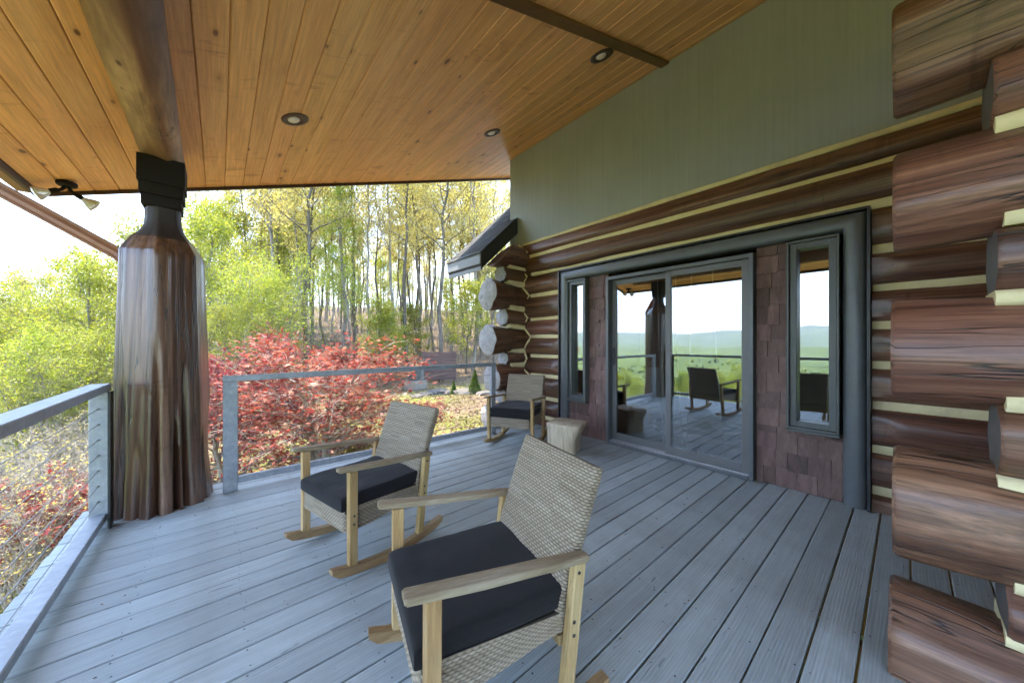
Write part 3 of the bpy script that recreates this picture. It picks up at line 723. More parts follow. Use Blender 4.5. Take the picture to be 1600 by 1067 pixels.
# shingle fields between the casing, windows and door
BK = 3.835
fields = [(.344, .93, 0, .535), (.697, .93, .535, 2.178), (.344, .697, 2.165, 2.178), (2.53, 3.18, 0, .475), (2.53, 2.832, .475, 2.178)]
for (a, b_, z0, z1) in fields: MB().box(BK, BK + .06, a, b_, z0 + .003, z1).build('backing', M['soffit_black'], cab)
def shingle_field(a, b_, z0, z1, base):
    row = 0; z = z0; hrow = .158
    while z < z1 - .03:
        yv = a - rnd.uniform(0, .09)
        while yv < b_ - .004:
            w = rnd.choice((.09, .12, .135, .15, .17, .195)); y0 = max(a, yv); y1 = min(b_, yv + w - .003); yv += w
            if b_ - yv < .035: y1 = b_; yv = b_
            if y1 - y0 < .02: continue
            zb = max(base + .004, z + rnd.choice((-.028, -.016, 0, 0, .012))); zt = min(z1, z + hrow + .02)
            tb = rnd.uniform(.016, .027); tt = .006
            m = MB(); x1 = BK + .001
            vs = [(BK - tb, y0, zb), (BK - tb, y1, zb + rnd.uniform(-.003, .003)), (x1, y1, zb), (x1, y0, zb), (BK - tt, y0, zt), (BK - tt, y1, zt), (x1, y1, zt), (x1, y0, zt)]
            m.add(vs, [(0, 1, 5, 4), (0, 3, 2, 1), (4, 5, 6, 7), (0, 4, 7, 3), (1, 2, 6, 5), (2, 3, 7, 6)])
            m.build('shingle', M['shingle'], cab)
        z += hrow; row += 1
shingle_field(.346, .928, 0, .54, 0); shingle_field(.70, .928, .53, 2.176, .53)
shingle_field(2.532, 3.178, 0, .48, 0); shingle_field(2.532, 2.830, .47, 2.176, .47)

# narrow windows
def frame_rect(m, y0, y1, z0, z1, w, x0, x1, b=.004, wt=None, wb=None):
    wt = wt or w; wb = wb or w
    m.box(x0, x1, y0, y0 + w, z0, z1, b); m.box(x0, x1, y1 - w, y1, z0, z1, b)
    m.box(x0 + .0015, x1 - .001, y0 + w, y1 - w, z1 - wt, z1 - .001, 0); m.box(x0 + .0015, x1 - .001, y0 + w, y1 - w, z0 + .001, z0 + wb, 0)
def window(y0, y1, z0, z1):
    m = MB(); frame_rect(m, y0, y1, z0, z1, .018, 3.735, 3.93)
    wdw = m.build('window', M['win'], cab)
    m = MB(); frame_rect(m, y0 + .019, y1 - .019, z0 + .019, z1 - .019, .047, 3.765, 3.90); m.build('sash', M['win'], wdw)
    MB().box(3.838, 3.846, y0 + .064, y1 - .064, z0 + .064, z1 - .064).build('pane', M['glass'], wdw)
    MB().box(3.728, 3.86, y0 - .004, y1 + .004, z0 - .022, z0 - .001, .003).build('sill', M['win'], wdw)
window(.357, .692, .552, 2.160); window(2.836, 3.165, .49, 2.160)

# sliding door
D0, D1, DT = .936, 2.520, 2.122
m = MB(); m.box(3.745, 3.93, D0, D0 + .035, .003, DT, .003); m.box(3.745, 3.93, D1 - .035, D1, .003, DT, .003); m.box(3.7465, 3.929, D0 + .035, D1 - .035, DT - .04, DT - .001)
door = m.build('sliding_door', M['casing'], cab)
MB().box(3.742, 3.93, D0 + .036, D1 - .036, .004, .035, .003).build('threshold', M['casing'], door)
MB().box(3.775, 3.80, D0 + .036, D1 - .036, .0355, .05).build('track', M['track'], door)
MB().box(3.825, 3.88, D0 + .036, D1 - .036, .0355, .055).build('track', M['track'], door)
def panel(y0, y1, x0, nm):
    m = MB(); frame_rect(m, y0, y1, .056, DT - .045, .062, x0, x0 + .04, .004, .06, .085)
    p = m.build('door_panel', M['alu'], door)
    MB().box(x0 + .016, x0 + .024, y0 + .058, y1 - .058, .135, DT - .10).build('pane', M['glass'], p)
    return p
panel(D0 + .037, 1.765, 3.768, 'r'); pl = panel(1.715, D1 - .037, 3.828, 'l')
h = MB().box(3.806, 3.826, D1 - .085, D1 - .055, 1.0, 1.22, .006); h.build('handle', M['dark_metal'], pl)

# interior seen faintly behind the glass
MB().box(3.935, 8.2, -1.5, 4.6, -.06, .0).build('interior_floor', M['interior_floor'], cab)
MB().box(8.2, 8.3, -1.5, 4.6, -.06, 2.9).build('interior_wall', M['interior_wall'], cab)
MB().box(4.07, 8.2, 4.5, 4.6, 0, 2.9).build('interior_wall', M['interior_wall'], cab)
MB().box(4.07, 8.2, -1.6, -1.5, 0, 2.9).build('interior_wall', M['interior_wall'], cab)
MB().box(4.07, 8.3, -1.6, 4.6, 2.72, 2.9).build('interior_ceiling', M['interior_wall'], cab)
# cowhide rug and armchair inside
rm = MB(); rr = [(5.6 + (1.0 + .25 * mnoise.noise(Vector((math.cos(a) * 1.6, math.sin(a) * 1.6, 4)))) * math.cos(a), 1.9 + (.75 + .25 * mnoise.noise(Vector((math.cos(a) * 1.6, math.sin(a) * 1.6, 9)))) * math.sin(a)) for a in [2 * PI * k / 40 for k in range(40)]]
rm.rings([[(x, y_, .002) for x, y_ in rr], [(x, y_, .010) for x, y_ in rr]])
tag(rm.build('cowhide_rug', M['cowhide']), 'black and white cowhide rug on the floor behind the glass door', 'rug')
ac = thing('armchair', 'pale rounded armchair standing inside behind the sliding glass door', 'armchair', (5.35, 2.75, 0), math.radians(70))
m = MB(); rs = []
for z, r_, t_ in ((.2, .36, .1), (.42, .39, .1), (.62, .41, .1), (.80, .40, .09), (.88, .37, .06), (.905, .34, .02)):
    out = [((r_) * math.cos(a), (r_) * math.sin(a), z - .12 * max(0, math.cos(a)) * (z > .5)) for a in [math.radians(60 + 240 * k / 24) for k in range(25)]]
    inn = [((r_ - t_) * math.cos(a), (r_ - t_) * math.sin(a), z - .12 * max(0, math.cos(a)) * (z > .5)) for a in [math.radians(300 - 240 * k / 24) for k in range(25)]]
    rs.append(out + inn)
m.rings(rs); m.build('backrest', M['linen'], ac, True, Vector((0, 0, 0)), 50)
m = MB(); m.lathe([(.29, .2), (.31, .24), (.31, .40), (.28, .45), (.1, .465)], (0.03, 0, 0), 24); m.build('seat', M['linen'], ac, True, Vector((0, 0, 0)), 50)
for a in (45, 135, 225, 315):
    m = MB(); ca, sa = math.cos(math.radians(a)) * .24, math.sin(math.radians(a)) * .24; m.tube([(ca * 1.1, sa * 1.1, 0), (ca, sa, .21)], [.015, .022], 8); m.build('leg', M['teak_v'], ac, True, Vector((0, 0, 0)))
# sheer curtains drawn back, white hems
def curtain(y_top0, y_top1, y_bot0, y_bot1, label):
    cu = thing('sheer_curtain', label, 'curtain', (4.10, (y_top0 + y_top1) / 2, 0), 0, 'sheer curtains inside the sliding door')
    m = MB(); n = 40; nz = 14; vs = []; fs = []
    for j in range(nz + 1):
        f = j / nz; z = 2.15 - f * 2.10; e = f ** 1.5
        for i_ in range(n + 1):
            g_ = i_ / n; yv = (y_top0 + (y_top1 - y_top0) * g_) * (1 - e) + (y_bot0 + (y_bot1 - y_bot0) * g_) * e
            vs.append((4.10 + .02 * math.sin(g_ * 38 + f * .6), yv, z))
    for j in range(nz):
        for i_ in range(n): a = j * (n + 1) + i_; fs.append((a, a + 1, a + n + 2, a + n + 1))
    m.add(vs, fs); m.build('sheer', M['sheer'], cu, True)
    for i_ in (0, n):
        m = MB(); m.tube([Vector(vs[j * (n + 1) + i_]) for j in range(nz + 1)], .006, 6); m.build('hem', M['linen'], cu, True)
    m = MB(); m.tube([Vector(vs[nz * (n + 1) + i_]) for i_ in range(n + 1)], .012, 6); m.build('hem', M['linen'], cu, True)
curtain(1.80, 1.80 + .22, 1.72, 1.95, 'sheer white curtain gathered behind the left door panel')
curtain(1.40, 1.62, 1.28, 1.68, 'sheer white curtain hanging behind the right door panel')

# bump-out of the house on the right: log ends running along the porch
def rlog(y_end, cz, rz, rz_end, c, rx, zmin=None):
    fl = lambda a: 1.0 + (rz_end / rz - 1.0) * sstep(a, y_end - .75, y_end)
    m, rs = log_mesh('Y', -2.6, y_end, c, cz, rx, rz, flare=fl, n=30, seg=.06, wob=.014, zmin=zmin)
    # rounded arris and end face
    last = [Vector(p) for p in rs[-1]]; cc = Vector((c, y_end, cz)); r2 = [cc + (p - cc) * .95 + Vector((0, .012, 0)) for p in last]
    n0 = len(m.v) - len(last); m.f.pop(); m.mi.pop()
    m.v += [tuple(p) for p in r2]; N = len(last)
    for k in range(N): m.f.append((n0 + k, n0 + (k + 1) % N, n0 + N + (k + 1) % N, n0 + N + k)); m.mi.append(0)
    L = m.build('log', M['log_y'], cab, True, angle=50)
    e = MB(); e.v = [tuple(p) for p in r2] + [(c, y_end + .016, cz)]; e.f = [(k, (k + 1) % N, N) for k in range(N)]; e.mi = [0] * N
    e.build('end_grain', M['endstain'], L)
    return L
BX = 2.19
for (cz, re, zm) in ((2.485, .222, None), (1.872, .198, None), (1.262, .198, None), (.632, .224, None), (.075, .215, .004)):
    rlog(.035 + rnd.uniform(-.006, .006), cz, .165, re, BX, .165, zm)
for (cz, r, ye) in ((2.205, .150, -.205), (1.592, .140, -.215), (.938, .142, -.220), (.352, .115, -.235)):
    rlog(ye, cz, r, r + .004, BX, .150)
def ychink(y0, y1, z, h=.03, x=2.068):
    m = MB(); rs = []
    for i in range(14):
        f = i / 13; yv = y0 + (y1 - y0) * f; hh = h * (1 + .25 * mnoise.noise(Vector((yv * 4, z * 9, 0)))); up = .05 * max(0, 1 - (abs(yv - y1) / .07)) ** 2
        rs.append([(x + .015, yv, z - hh), (x, yv, z - hh * .4), (x, yv, z + hh * .4), (x + .015, yv, z + hh), (x + .24, yv, z + hh), (x + .24, yv, z - hh)])
    m.rings(rs); m.build('chinking', M['chink'], cab, True, angle=50)
for z, e in ((2.345, -.212), (2.065, -.20), (1.735, -.218), (1.452, -.20), (1.085, -.222), (.792, -.205), (.46, -.238), (.265, -.22)): ychink(-2.6, e, z)
# crossing wall of the bump-out (hidden side of the corner)
for i in range(10):
    m, _ = log_mesh('X', 1.75 + .2 * (i % 2), 3.99, -.80, .15 + i * .31, .15, .158); m.build('log', M['log_x'], cab, True, angle=45)

# lower eave beyond the porch, with slate-grey fascia and shingles
lr = thing('lower_roof', 'small dark shingled roof eave with grey fascia above the log ends', 'roof', (3.5, 4.9, 2.6))
S2 = .94
def lz(x): return 2.70 + S2 * (x - 3.10)
def sl2(x0, x1, y0, y1, h0, h1):
    m = MB().box(x0, x1, y0, y1, 0, 1); m.v = [(x, y_, lz(x) + (h1 if z_ > .5 else h0)) for x, y_, z_ in m.v]; return m
RE0, RE1 = 4.36, 5.35
sl2(3.10, 3.861, RE0, RE1, -.22, .0).build('roof_deck', M['soffit_black'], lr)
sl2(3.861, 5.2, 4.56, RE1, -.22, .0).build('roof_deck', M['soffit_black'], lr)
MB().box(3.075, 3.099, RE0 - .012, RE1, 2.515, 2.705, .002).build('fascia', M['fascia_grey'], lr)
MB().box(3.105, 3.128, RE0 - .010, RE1, 2.42, 2.513, .002).build('fascia', M['fascia_grey'], lr)
sl2(3.10, 3.855, RE0 - .016, RE0 - .001, -.27, .004).build('rake_board', M['soffit_black'], lr)
x = 3.06; row = 0
while x < 5.1:
    y_ = RE0 - .03 + (0 if row % 2 else -.08)
    while y_ < RE1:
        w = rnd.uniform(.14, .22); a = max(RE0 - .03, y_); b_ = min(RE1 + .02, y_ + w - .006); y_ += w
        if b_ - a < .03: continue
        if x + .12 > 3.855 and a < 4.56:
            if b_ < 4.6: continue
            a = 4.56
        m = MB().box(x, x + .14, a, b_, 0, 1); m.v = [(q[0], q[1], lz(q[0]) + .004 + (.0 if q[2] < .5 else (.018 if q[0] < x + .07 else .008))) for q in m.v]
        m.build('roof_shingle', M['roofing'], lr)
    x += .105; row += 1

# ------------------------------------------------------------------ downspout, lights
ds = thing('downspout', 'ribbed brown metal downspout slanting from the gutter to behind the post', 'downspout', (-1.0, 4.5, 2.0))
def ribbed(pts, w=.125, d=.10):
    pts = [Vector(p) for p in pts]; rs = []; n = 28
    for i, p in enumerate(pts):
        dr = (pts[min(i + 1, len(pts) - 1)] - pts[max(0, i - 1)]).normalized()
        sd_ = Vector((0, 1, 0)); u = dr.cross(sd_).normalized(); ring = []
        for k in range(n):
            a = 2 * PI * k / n; ca, sa = math.cos(a), math.sin(a); e = .35
            q = Vector((math.copysign(abs(ca) ** e, ca) * w / 2, math.copysign(abs(sa) ** e, sa) * d / 2)); rib = 1 - .07 * (k % 2)
            ring.append(p + (sd_ * q.x + u * q.y) * rib)
        rs.append(ring)
    m = MB(); m.rings(rs); return m
def spout_pts():
    a = Vector((-1.44, 4.5, 2.70)); b = Vector((-1.44, 4.5, 2.62)); c = Vector((-1.40, 4.5, 2.54)); d = Vector((-.65, 4.36, 2.04)); e = Vector((-.545, 4.29, 1.92)); f = Vector((-.52, 4.28, 1.78)); g_ = Vector((-.52, 4.28, -2.2))
    return a, b, c, d, e, f, g_
P = spout_pts()
ribbed([P[0], P[1], P[1].lerp(P[2], .5), P[2]]).build('elbow', M['copper'], ds, False)
ribbed([P[2], P[3]]).build('pipe', M['copper'], ds, False)
ribbed([P[3], P[4], P[5]]).build('elbow', M['copper'], ds, False)
ribbed([P[5], P[6]]).build('pipe', M['copper'], ds, False)

def downlight(x, y_, label):
    t = thing('recessed_downlight', label, 'ceiling light', (x, y_, roof_z(x)), 0, 'recessed downlights in the pine ceiling'); t.rotation_euler = (0, -ang, 0)
    MB().lathe([(.062, -.004), (.070, -.011), (.095, -.013), (.112, -.008), (.114, -.0005), (.062, -.0005)], n=32, cap=False).build('trim_ring', M['lampcan'], t, True, Vector((0, 0, 0)))
    MB().lathe([(.066, -.0015), (.066, -.0045), (.0655, -.0046), (.0655, -.0016)], n=32).build('baffle', M['lampcan'], t, True, Vector((0, 0, 0)))
    MB().lathe([(.050, -.003), (.048, -.012), (.036, -.020), (.015, -.024)], (-.012, 0, 0), n=24).build('lamp_lens', M['lens'], t, True, Vector((0, 0, 0)))
downlight(.529, 3.691, 'recessed downlight in the pine ceiling nearest the carved post')
downlight(2.784, 3.651, 'recessed downlight at the far end of the ceiling near the sage wall corner')
downlight(2.887, 1.991, 'recessed downlight beside the dark ceiling batten near the sage wall')

fx, fy = -1.09, 5.16; fz = roof_z(fx)
fl = thing('floodlight', 'twin bulb outdoor floodlight fixed under the roof corner', 'floodlight', (fx, fy, fz))
m = MB(); m.lathe([(.062, -.001), (.066, -.006), (.066, -.032), (.055, -.042)], (0, 0, 0), 24); o = m.build('base', M['capblack'], fl, True, Vector((0, 0, -.008)))
def flood(dx, dy, dz, off):
    d = Vector((dx, dy, dz)).normalized(); a = Vector(off); rot = d.to_track_quat('Z', 'Y').to_matrix().to_4x4()
    m = MB(); m.tube([Vector((0, 0, -.04)), a, a + d * .03], .014, 8); arm = m.build('arm', M['capblack'], fl, True, Vector((0, 0, 0)))
    m = MB(); m.lathe([(.018, 0), (.022, .01), (.022, .055), (.020, .06)], (0, 0, 0), 16); m.v = [tuple(a + (rot @ Vector(p)) + d * .02) for p in m.v]; m.build('socket', M['capblack'], fl, True, Vector((0, 0, 0)))
    m = MB(); m.lathe([(.018, 0), (.028, .02), (.052, .06), (.060, .085), (.058, .095), (.03, .102)], (0, 0, 0), 20); m.v = [tuple(a + (rot @ Vector(p)) + d * .075) for p in m.v]; m.build('bulb', M['bulb'], fl, True, Vector((0, 0, 0)))
flood(-.75, -.1, -.45, (-.03, 0, -.085)); flood(.75, .1, -.5, (.03, 0, -.095))

# ------------------------------------------------------------------ rocking chairs
def weave_mesh(name, P, nu, nv, LU, LV, pu=.0125, pv=.0108, amp=.0042, wrap=True):
    """P(u,v) -> (point, normal); u in [0,1) round, v in [0,1]"""
    nv = 4 * max(2, round(LV / pv)); nu = 8 * round(LU / (2 * pu))
    vs = np.zeros(((nv + 1) * nu, 3)); wv = np.zeros((nv + 1) * nu); tn = np.zeros((nv + 1) * nu); R = random.Random(5)
    tones = [R.random() for _ in range(4000)]
    rows = max(2, round(LV / pv)); pv = LV / rows; cols = 2 * round(LU / (2 * pu)); pu = LU / cols
    for j in range(nv + 1):
        v = j / nv; sv = v * LV; row = j // 4; fv = (j % 4) / 4 - .5; prof = min(1.0, 1.5 * math.sqrt(max(0, 1 - (2 * fv) ** 2)))
        for i_ in range(nu):
            u = i_ / nu; su = u * LU; ph = math.pi * su / pu + row * math.pi; over = .5 + .5 * math.sin(ph)
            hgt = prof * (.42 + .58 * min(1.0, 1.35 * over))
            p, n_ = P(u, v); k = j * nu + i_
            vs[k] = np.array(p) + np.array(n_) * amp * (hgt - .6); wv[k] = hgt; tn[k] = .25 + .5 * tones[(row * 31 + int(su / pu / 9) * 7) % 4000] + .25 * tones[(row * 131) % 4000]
    fs = []
    for j in range(nv):
        for i_ in range(nu if wrap else nu - 1):
            q = (i_ + 1) % nu; fs.append((j * nu + i_, j * nu + q, (j + 1) * nu + q, (j + 1) * nu + i_))
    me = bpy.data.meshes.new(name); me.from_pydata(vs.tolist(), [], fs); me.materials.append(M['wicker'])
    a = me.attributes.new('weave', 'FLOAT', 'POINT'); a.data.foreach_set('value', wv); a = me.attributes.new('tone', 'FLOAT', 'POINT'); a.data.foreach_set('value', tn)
    me.polygons.foreach_set('use_smooth', [True] * len(fs)); return me
def rrect(u, hx, hy, r):
    """point and normal on a rounded rectangle outline, u in [0,1)"""
    L = [2 * (hy - r), PI * r / 2, 2 * (hx - r), PI * r / 2] * 2; T = sum(L); s = u * T; k = 0
    while s > L[k] and k < 7: s -= L[k]; k += 1
    c = [(hx - r, hy - r), (-hx + r, hy - r), (-hx + r, -hy + r), (hx - r, -hy + r)]; i_ = k // 2
    a0 = i_ * PI / 2
    if k % 2 == 0:
        n_ = (math.cos(a0), math.sin(a0)); t = (-n_[1], n_[0]); prev = c[(i_ - 1) % 4]
        return (prev[0] + n_[0] * r + t[0] * s, prev[1] + n_[1] * r + t[1] * s), n_, T
    a = a0 + s / r; n_ = (math.cos(a), math.sin(a)); return (c[i_][0] + n_[0] * r, c[i_][1] + n_[1] * r), n_, T

CH = {}
def chair_meshes():
    # seat apron: woven band round the seat, deeper in front
    hx, hy = .265, .262; T = rrect(0, hx, hy, .03)[2]
    def PA(u, v):
        (x, y_), n_, _ = rrect(u, hx, hy, .03); zb = .245 + .055 * sstep(-x, -.15, .25); zt = .375 - .012 * sstep(-x, -.2, .3)
        return (x, y_, zb + (zt - zb) * v), (n_[0], n_[1], 0)
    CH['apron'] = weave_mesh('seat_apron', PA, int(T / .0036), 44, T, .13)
    # seat top (mostly under the cushion) and its bottom
    CH['top'] = MB().box(-.262, .262, -.259, .259, .345, .368, .004).mesh('seat_panel', M['wicker'])
    # backrest: reclined woven slab
    bh, bt, H = .262, .026, .54
    T2 = rrect(0, bt, bh, .018)[2]
    B0 = Vector((-.215, 0, .325)); D = Vector((-.27, 0, .963)).normalized(); Nn = Vector((D.z, 0, -D.x))
    def PB(u, v):
        (a, b_), n_, _ = rrect(u, bt, bh, .018); s = v * H; top = 1.0
        if v > .955: top = math.sqrt(max(0.0, 1 - ((v - .955) / .045) ** 2)) * .75 + .25
        if v >= .999: top = 0.02
        a2 = a * top; q = B0 + D * s + Nn * (a2 - .03 * (v - .1) ** 2) + Vector((0, b_ * (1 if v < .955 else 1 - .02 * (1 - top)), 0)); nv_ = Nn * n_[0] + Vector((0, n_[1], 0))
        return q, nv_
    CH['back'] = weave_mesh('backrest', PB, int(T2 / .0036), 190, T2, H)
    # rockers
    def rocker(ys_):
        m = MB(); rs = []; n = 22
        for i_ in range(n + 1):
            x = .35 - (.35 + .40) * i_ / n; zc = .024 + .42 * (x + .03) ** 2; hh = .024
            if i_ in (0,): hh = .012; zc += .008
            if i_ == n: hh = .014; zc += .004
            rs.append([(x, ys_ - .019, zc - hh), (x, ys_ + .019, zc - hh), (x, ys_ + .019, zc + hh), (x, ys_ - .019, zc + hh)])
        m.rings(rs); return m.mesh('rocker', M['teak_l'], True, angle=35)
    def zc(x): return .024 + .42 * (x + .03) ** 2
    def arm(ys_, s):
        m = MB(); rs = []
        for x, w0, w1, t in ((.325, .022, .022, .008), (.317, .026, .026, .0115), (.10, .028, .028, .0125), (-.15, .026, .026, .0125), (-.285, .021, .021, .012), (-.297, .018, .018, .009)):
            z = .606 - .050 * (.33 - x) / .63 + (.004 if x > .3 else 0)
            rs.append([(x, ys_ - w0, z - t + .003), (x, ys_ - w0 + .004, z - t), (x, ys_ + w1 - .004, z - t), (x, ys_ + w1, z - t + .003), (x, ys_ + w1, z + t - .003), (x, ys_ + w1 - .004, z + t), (x, ys_ - w0 + .004, z + t), (x, ys_ - w0, z + t - .003)])
        m.rings(rs); return m.mesh('armrest', M['teak_g'], True, angle=30)
    for s in (-1, 1):
        y_ = .286 * s
        CH['rocker', s] = rocker(y_)
        CH['arm', s] = arm(y_ * 1.015, s)
        CH['fleg', s] = MB().bar((.235, y_, zc(.235) + .020), (.245, y_, .585), .036, .046, .003, up=(1, 0, 0)).mesh('leg', M['teak_v'])
        CH['rleg', s] = MB().bar((-.215, y_, zc(-.215) + .020), (-.265, y_, .545), .036, .044, .003, up=(1, 0, 0)).mesh('leg', M['teak_v'])
        m = MB()
        for (x, z) in ((.238, .30), (.238, .345), (-.238, .31), (-.238, .355), (-.256, .515)):
            m.tube([(x, y_ + s * .016, z), (x, y_ + s * .0195, z)], .0065, 10)
        CH['bolt', s] = m.mesh('bolt', M['nail'])
    CH['rail'] = MB().bar((-.22, -.265, .27), (-.22, .265, .27), .03, .035, .003).mesh('stretcher', M['teak_l'])
def cushion_mesh(zb, th, seed, ribs=0.0, hx=.268, hy=.256):
    me_ = MB(); n = 36; vs = []; R = seed * 3.7
    def surf(u, v, top):
        x = (u * 2 - 1); y_ = (v * 2 - 1)
        ex = 1 - abs(x) ** 22; ey = 1 - abs(y_) ** 22; e = max(0, ex * ey) ** .24
        if not top: e = e ** .4
        z = th / 2 * e * (0.93 + .07 * math.cos(x * 1.4) * math.cos(y_ * 1.4))
        if top: z += (.007 * mnoise.noise(Vector((x * 1.7 + R, y_ * 1.7, 0))) + .0022 * mnoise.noise(Vector((x * 6 + R, y_ * 3, 1)))) * e + ribs * .0026 * e * abs(math.sin(v * PI * 15))
        return (x * hx * (1 - .012 * (1 - e)), y_ * hy * (1 - .012 * (1 - e)), zb + th / 2 + (z if top else -z))
    grid = [i_ / n for i_ in range(n + 1)]; grid = [.5 - .5 * math.cos(PI * g_) if True else g_ for g_ in grid]
    for top in (True, False):
        b0 = len(me_.v)
        for u in grid:
            for v in grid: me_.v.append(surf(u, v, top))
        for i_ in range(n):
            for j in range(n):
                a = b0 + i_ * (n + 1) + j; me_.f.append((a, a + 1, a + n + 2, a + n + 1)); me_.mi.append(0)
    me = me_.mesh('seat_cushion', M['fabric'], True, recalc=False)
    bm = bmesh.new(); bm.from_mesh(me); bmesh.ops.remove_doubles(bm, verts=bm.verts, dist=.0008); bmesh.ops.recalc_face_normals(bm, faces=bm.faces); bm.to_mesh(me); bm.free()
    me.polygons.foreach_set('use_smooth', [True] * len(me.polygons)); return me
def piping_mesh(zb, hx=.268, hy=.256):
    m = MB(); pts = []
    for k in range(72):
        (x, y_), n_, _ = rrect(k / 72, hx - .006, hy - .006, .03); pts.append((x, y_, zb))
    pts.append(pts[0]); m.tube(pts, .0045, 6, False); return m.mesh('piping', M['fabric'], True)
chair_meshes()
Z0 = Vector((0, 0, 0))
def rocking_chair(x, y_, yaw, label, cushions, tilt=0.0):
    t = thing('rocking_chair', label, 'rocking chair', (x, y_, .002), yaw, 'wicker rocking chairs on the deck'); t.rotation_euler = (0, tilt, yaw)
    link('seat_apron', CH['apron'], t, Z0); link('seat_panel', CH['top'], t, Z0); link('backrest', CH['back'], t, Z0); link('stretcher', CH['rail'], t, Z0)
    for s in (-1, 1):
        link('rocker', CH['rocker', s], t, Z0); link('armrest', CH['arm', s], t, Z0)
        for kk in ('fleg', 'rleg'): link('leg', CH[kk, s], t, Z0)
        tag(link('bolt_heads', CH['bolt', s], t, Z0), kind='stuff')
    for (me, pi_, loc, ry) in cushions:
        c = link('seat_cushion', me, t, Vector(loc)); c.rotation_euler = (0, ry, 0)
        if pi_: link('piping', pi_, c, Z0)
    return t
cu1 = cushion_mesh(0, .085, 1); cu2 = cushion_mesh(0, .085, 2, 1.0); cu3 = cushion_mesh(0, .066, 3)
pip = piping_mesh(.020); pip3 = piping_mesh(.017)
SC = (.018, 0, .362)
rocking_chair(.739, 1.088, math.radians(167), 'nearest wicker rocking chair in the foreground with plain dark cushion', [(cu1, pip, SC, .03)], -.022)
rocking_chair(.713, 2.31, math.radians(193), 'wicker rocking chair with ribbed dark cushion in front of the railing and red maple', [(cu2, pip, SC, .03)], -.02)
rocking_chair(2.913, 3.293, math.radians(208), 'farthest wicker rocking chair with two stacked cushions in the log corner', [(cu3, pip3, (.015, 0, .366), .02), (cu3, pip3, (.02, .004, .428), .02)], 0.0)

# stump stool
st = thing('stump_stool', 'small pale sawn tree stump stool beside the left window', 'stool', (3.14, 2.70, 0), math.radians(20))
m = MB(); rs = []
out0 = [(-.155, -.165), (-.02, -.18), (.135, -.16), (.16, -.02), (.15, .135), (.02, .16), (-.14, .155), (-.168, .0)]
def smooth_loop(pts, n=54, r=.5):
    L = []
    for k in range(n):
        f = k / n * len(pts); i_ = int(f); q = f - i_; p0, p1, p2, p3 = [Vector(pts[(i_ + d) % len(pts)]) for d in (-1, 0, 1, 2)]
        L.append(.5 * ((2 * p1) + (-p0 + p2) * q + (2 * p0 - 5 * p1 + 4 * p2 - p3) * q * q + (-p0 + 3 * p1 - 3 * p2 + p3) * q ** 3))
    return L
lp = smooth_loop(out0)
for z, s_ in ((0, .97), (.012, 1.0), (.08, 1.0), (.16, .99), (.24, 1.0), (.29, 1.03), (.315, 1.04), (.332, 1.03), (.337, 1.0)):
    rs.append([(p.x * s_ * (1 + .02 * mnoise.noise(Vector((p.x * 9, p.y * 9, z * 3)))) + (.03 * sstep(z, .1, .33) if p.x > .1 else 0), p.y * s_ * (1 + .02 * mnoise.noise(Vector((p.y * 9, p.x * 9, z * 3)))) - (.06 * sstep(z, .14, .33) * max(0, -p.y / .18)), z) for p in lp])
m.rings(rs); m.build('stump_body', M['stump'], st, True, Z0, 45)
tp = rs[-1]; m = MB(); cx_ = sum(p[0] for p in tp) / len(tp); cy2 = sum(p[1] for p in tp) / len(tp)
r2 = [((p[0] - cx_) * .965 + cx_, (p[1] - cy2) * .965 + cy2, .338) for p in tp]; r3 = [((p[0] - cx_) * .94 + cx_, (p[1] - cy2) * .94 + cy2, .3415) for p in tp]
m.rings([r2, r3], cap=True); m.build('sawn_top', M['stump'], st, True, Z0, 40)

# ------------------------------------------------------------------ vegetation
def tubes_np(branches, sides_fn):
    V = []; F = []; off = 0
    for pts, rad in branches:
        pts = np.asarray(pts); rad = np.asarray(rad); n = len(pts); S = sides_fn(rad[0])
        d = np.gradient(pts, axis=0); d /= np.linalg.norm(d, axis=1)[:, None] + 1e-9
        a = np.where(np.abs(d[:, 2:3]) < .9, np.array([[0, 0, 1.]]), np.array([[1., 0, 0]]))
        u = np.cross(a, d); u /= np.linalg.norm(u, axis=1)[:, None] + 1e-9; w = np.cross(d, u)
        ang_ = 2 * np.pi * np.arange(S) / S
        ring = pts[:, None, :] + (u[:, None, :] * np.cos(ang_)[None, :, None] + w[:, None, :] * np.sin(ang_)[None, :, None]) * rad[:, None, None]
        V.append(ring.reshape(-1, 3)); i_ = np.arange(n - 1)[:, None] * S; k = np.arange(S)[None, :]; k2 = (k + 1) % S
        F.append((np.stack([i_ + k, i_ + k2, i_ + S + k2, i_ + S + k], -1).reshape(-1, 4)) + off); off += n * S
    return np.concatenate(V), np.concatenate(F)
def np_mesh(name, V, F, mat, attr=None, smooth=False):
    me = bpy.data.meshes.new(name); nv, nf, k = len(V), len(F), F.shape[1]
    me.vertices.add(nv); me.vertices.foreach_set('co', np.ascontiguousarray(V, dtype=np.float32).ravel())
    me.loops.add(nf * k); me.loops.foreach_set('vertex_index', np.ascontiguousarray(F, dtype=np.int32).ravel())
    me.polygons.add(nf); me.polygons.foreach_set('loop_start', np.arange(0, nf * k, k, dtype=np.int32))
    if smooth: me.polygons.foreach_set('use_smooth', np.ones(nf, dtype=bool))
    me.update(calc_edges=True); me.materials.append(mat)
    if attr is not None: a = me.attributes.new('tint', 'FLOAT', 'FACE'); a.data.foreach_set('value', np.ascontiguousarray(attr, dtype=np.float32))
    return me
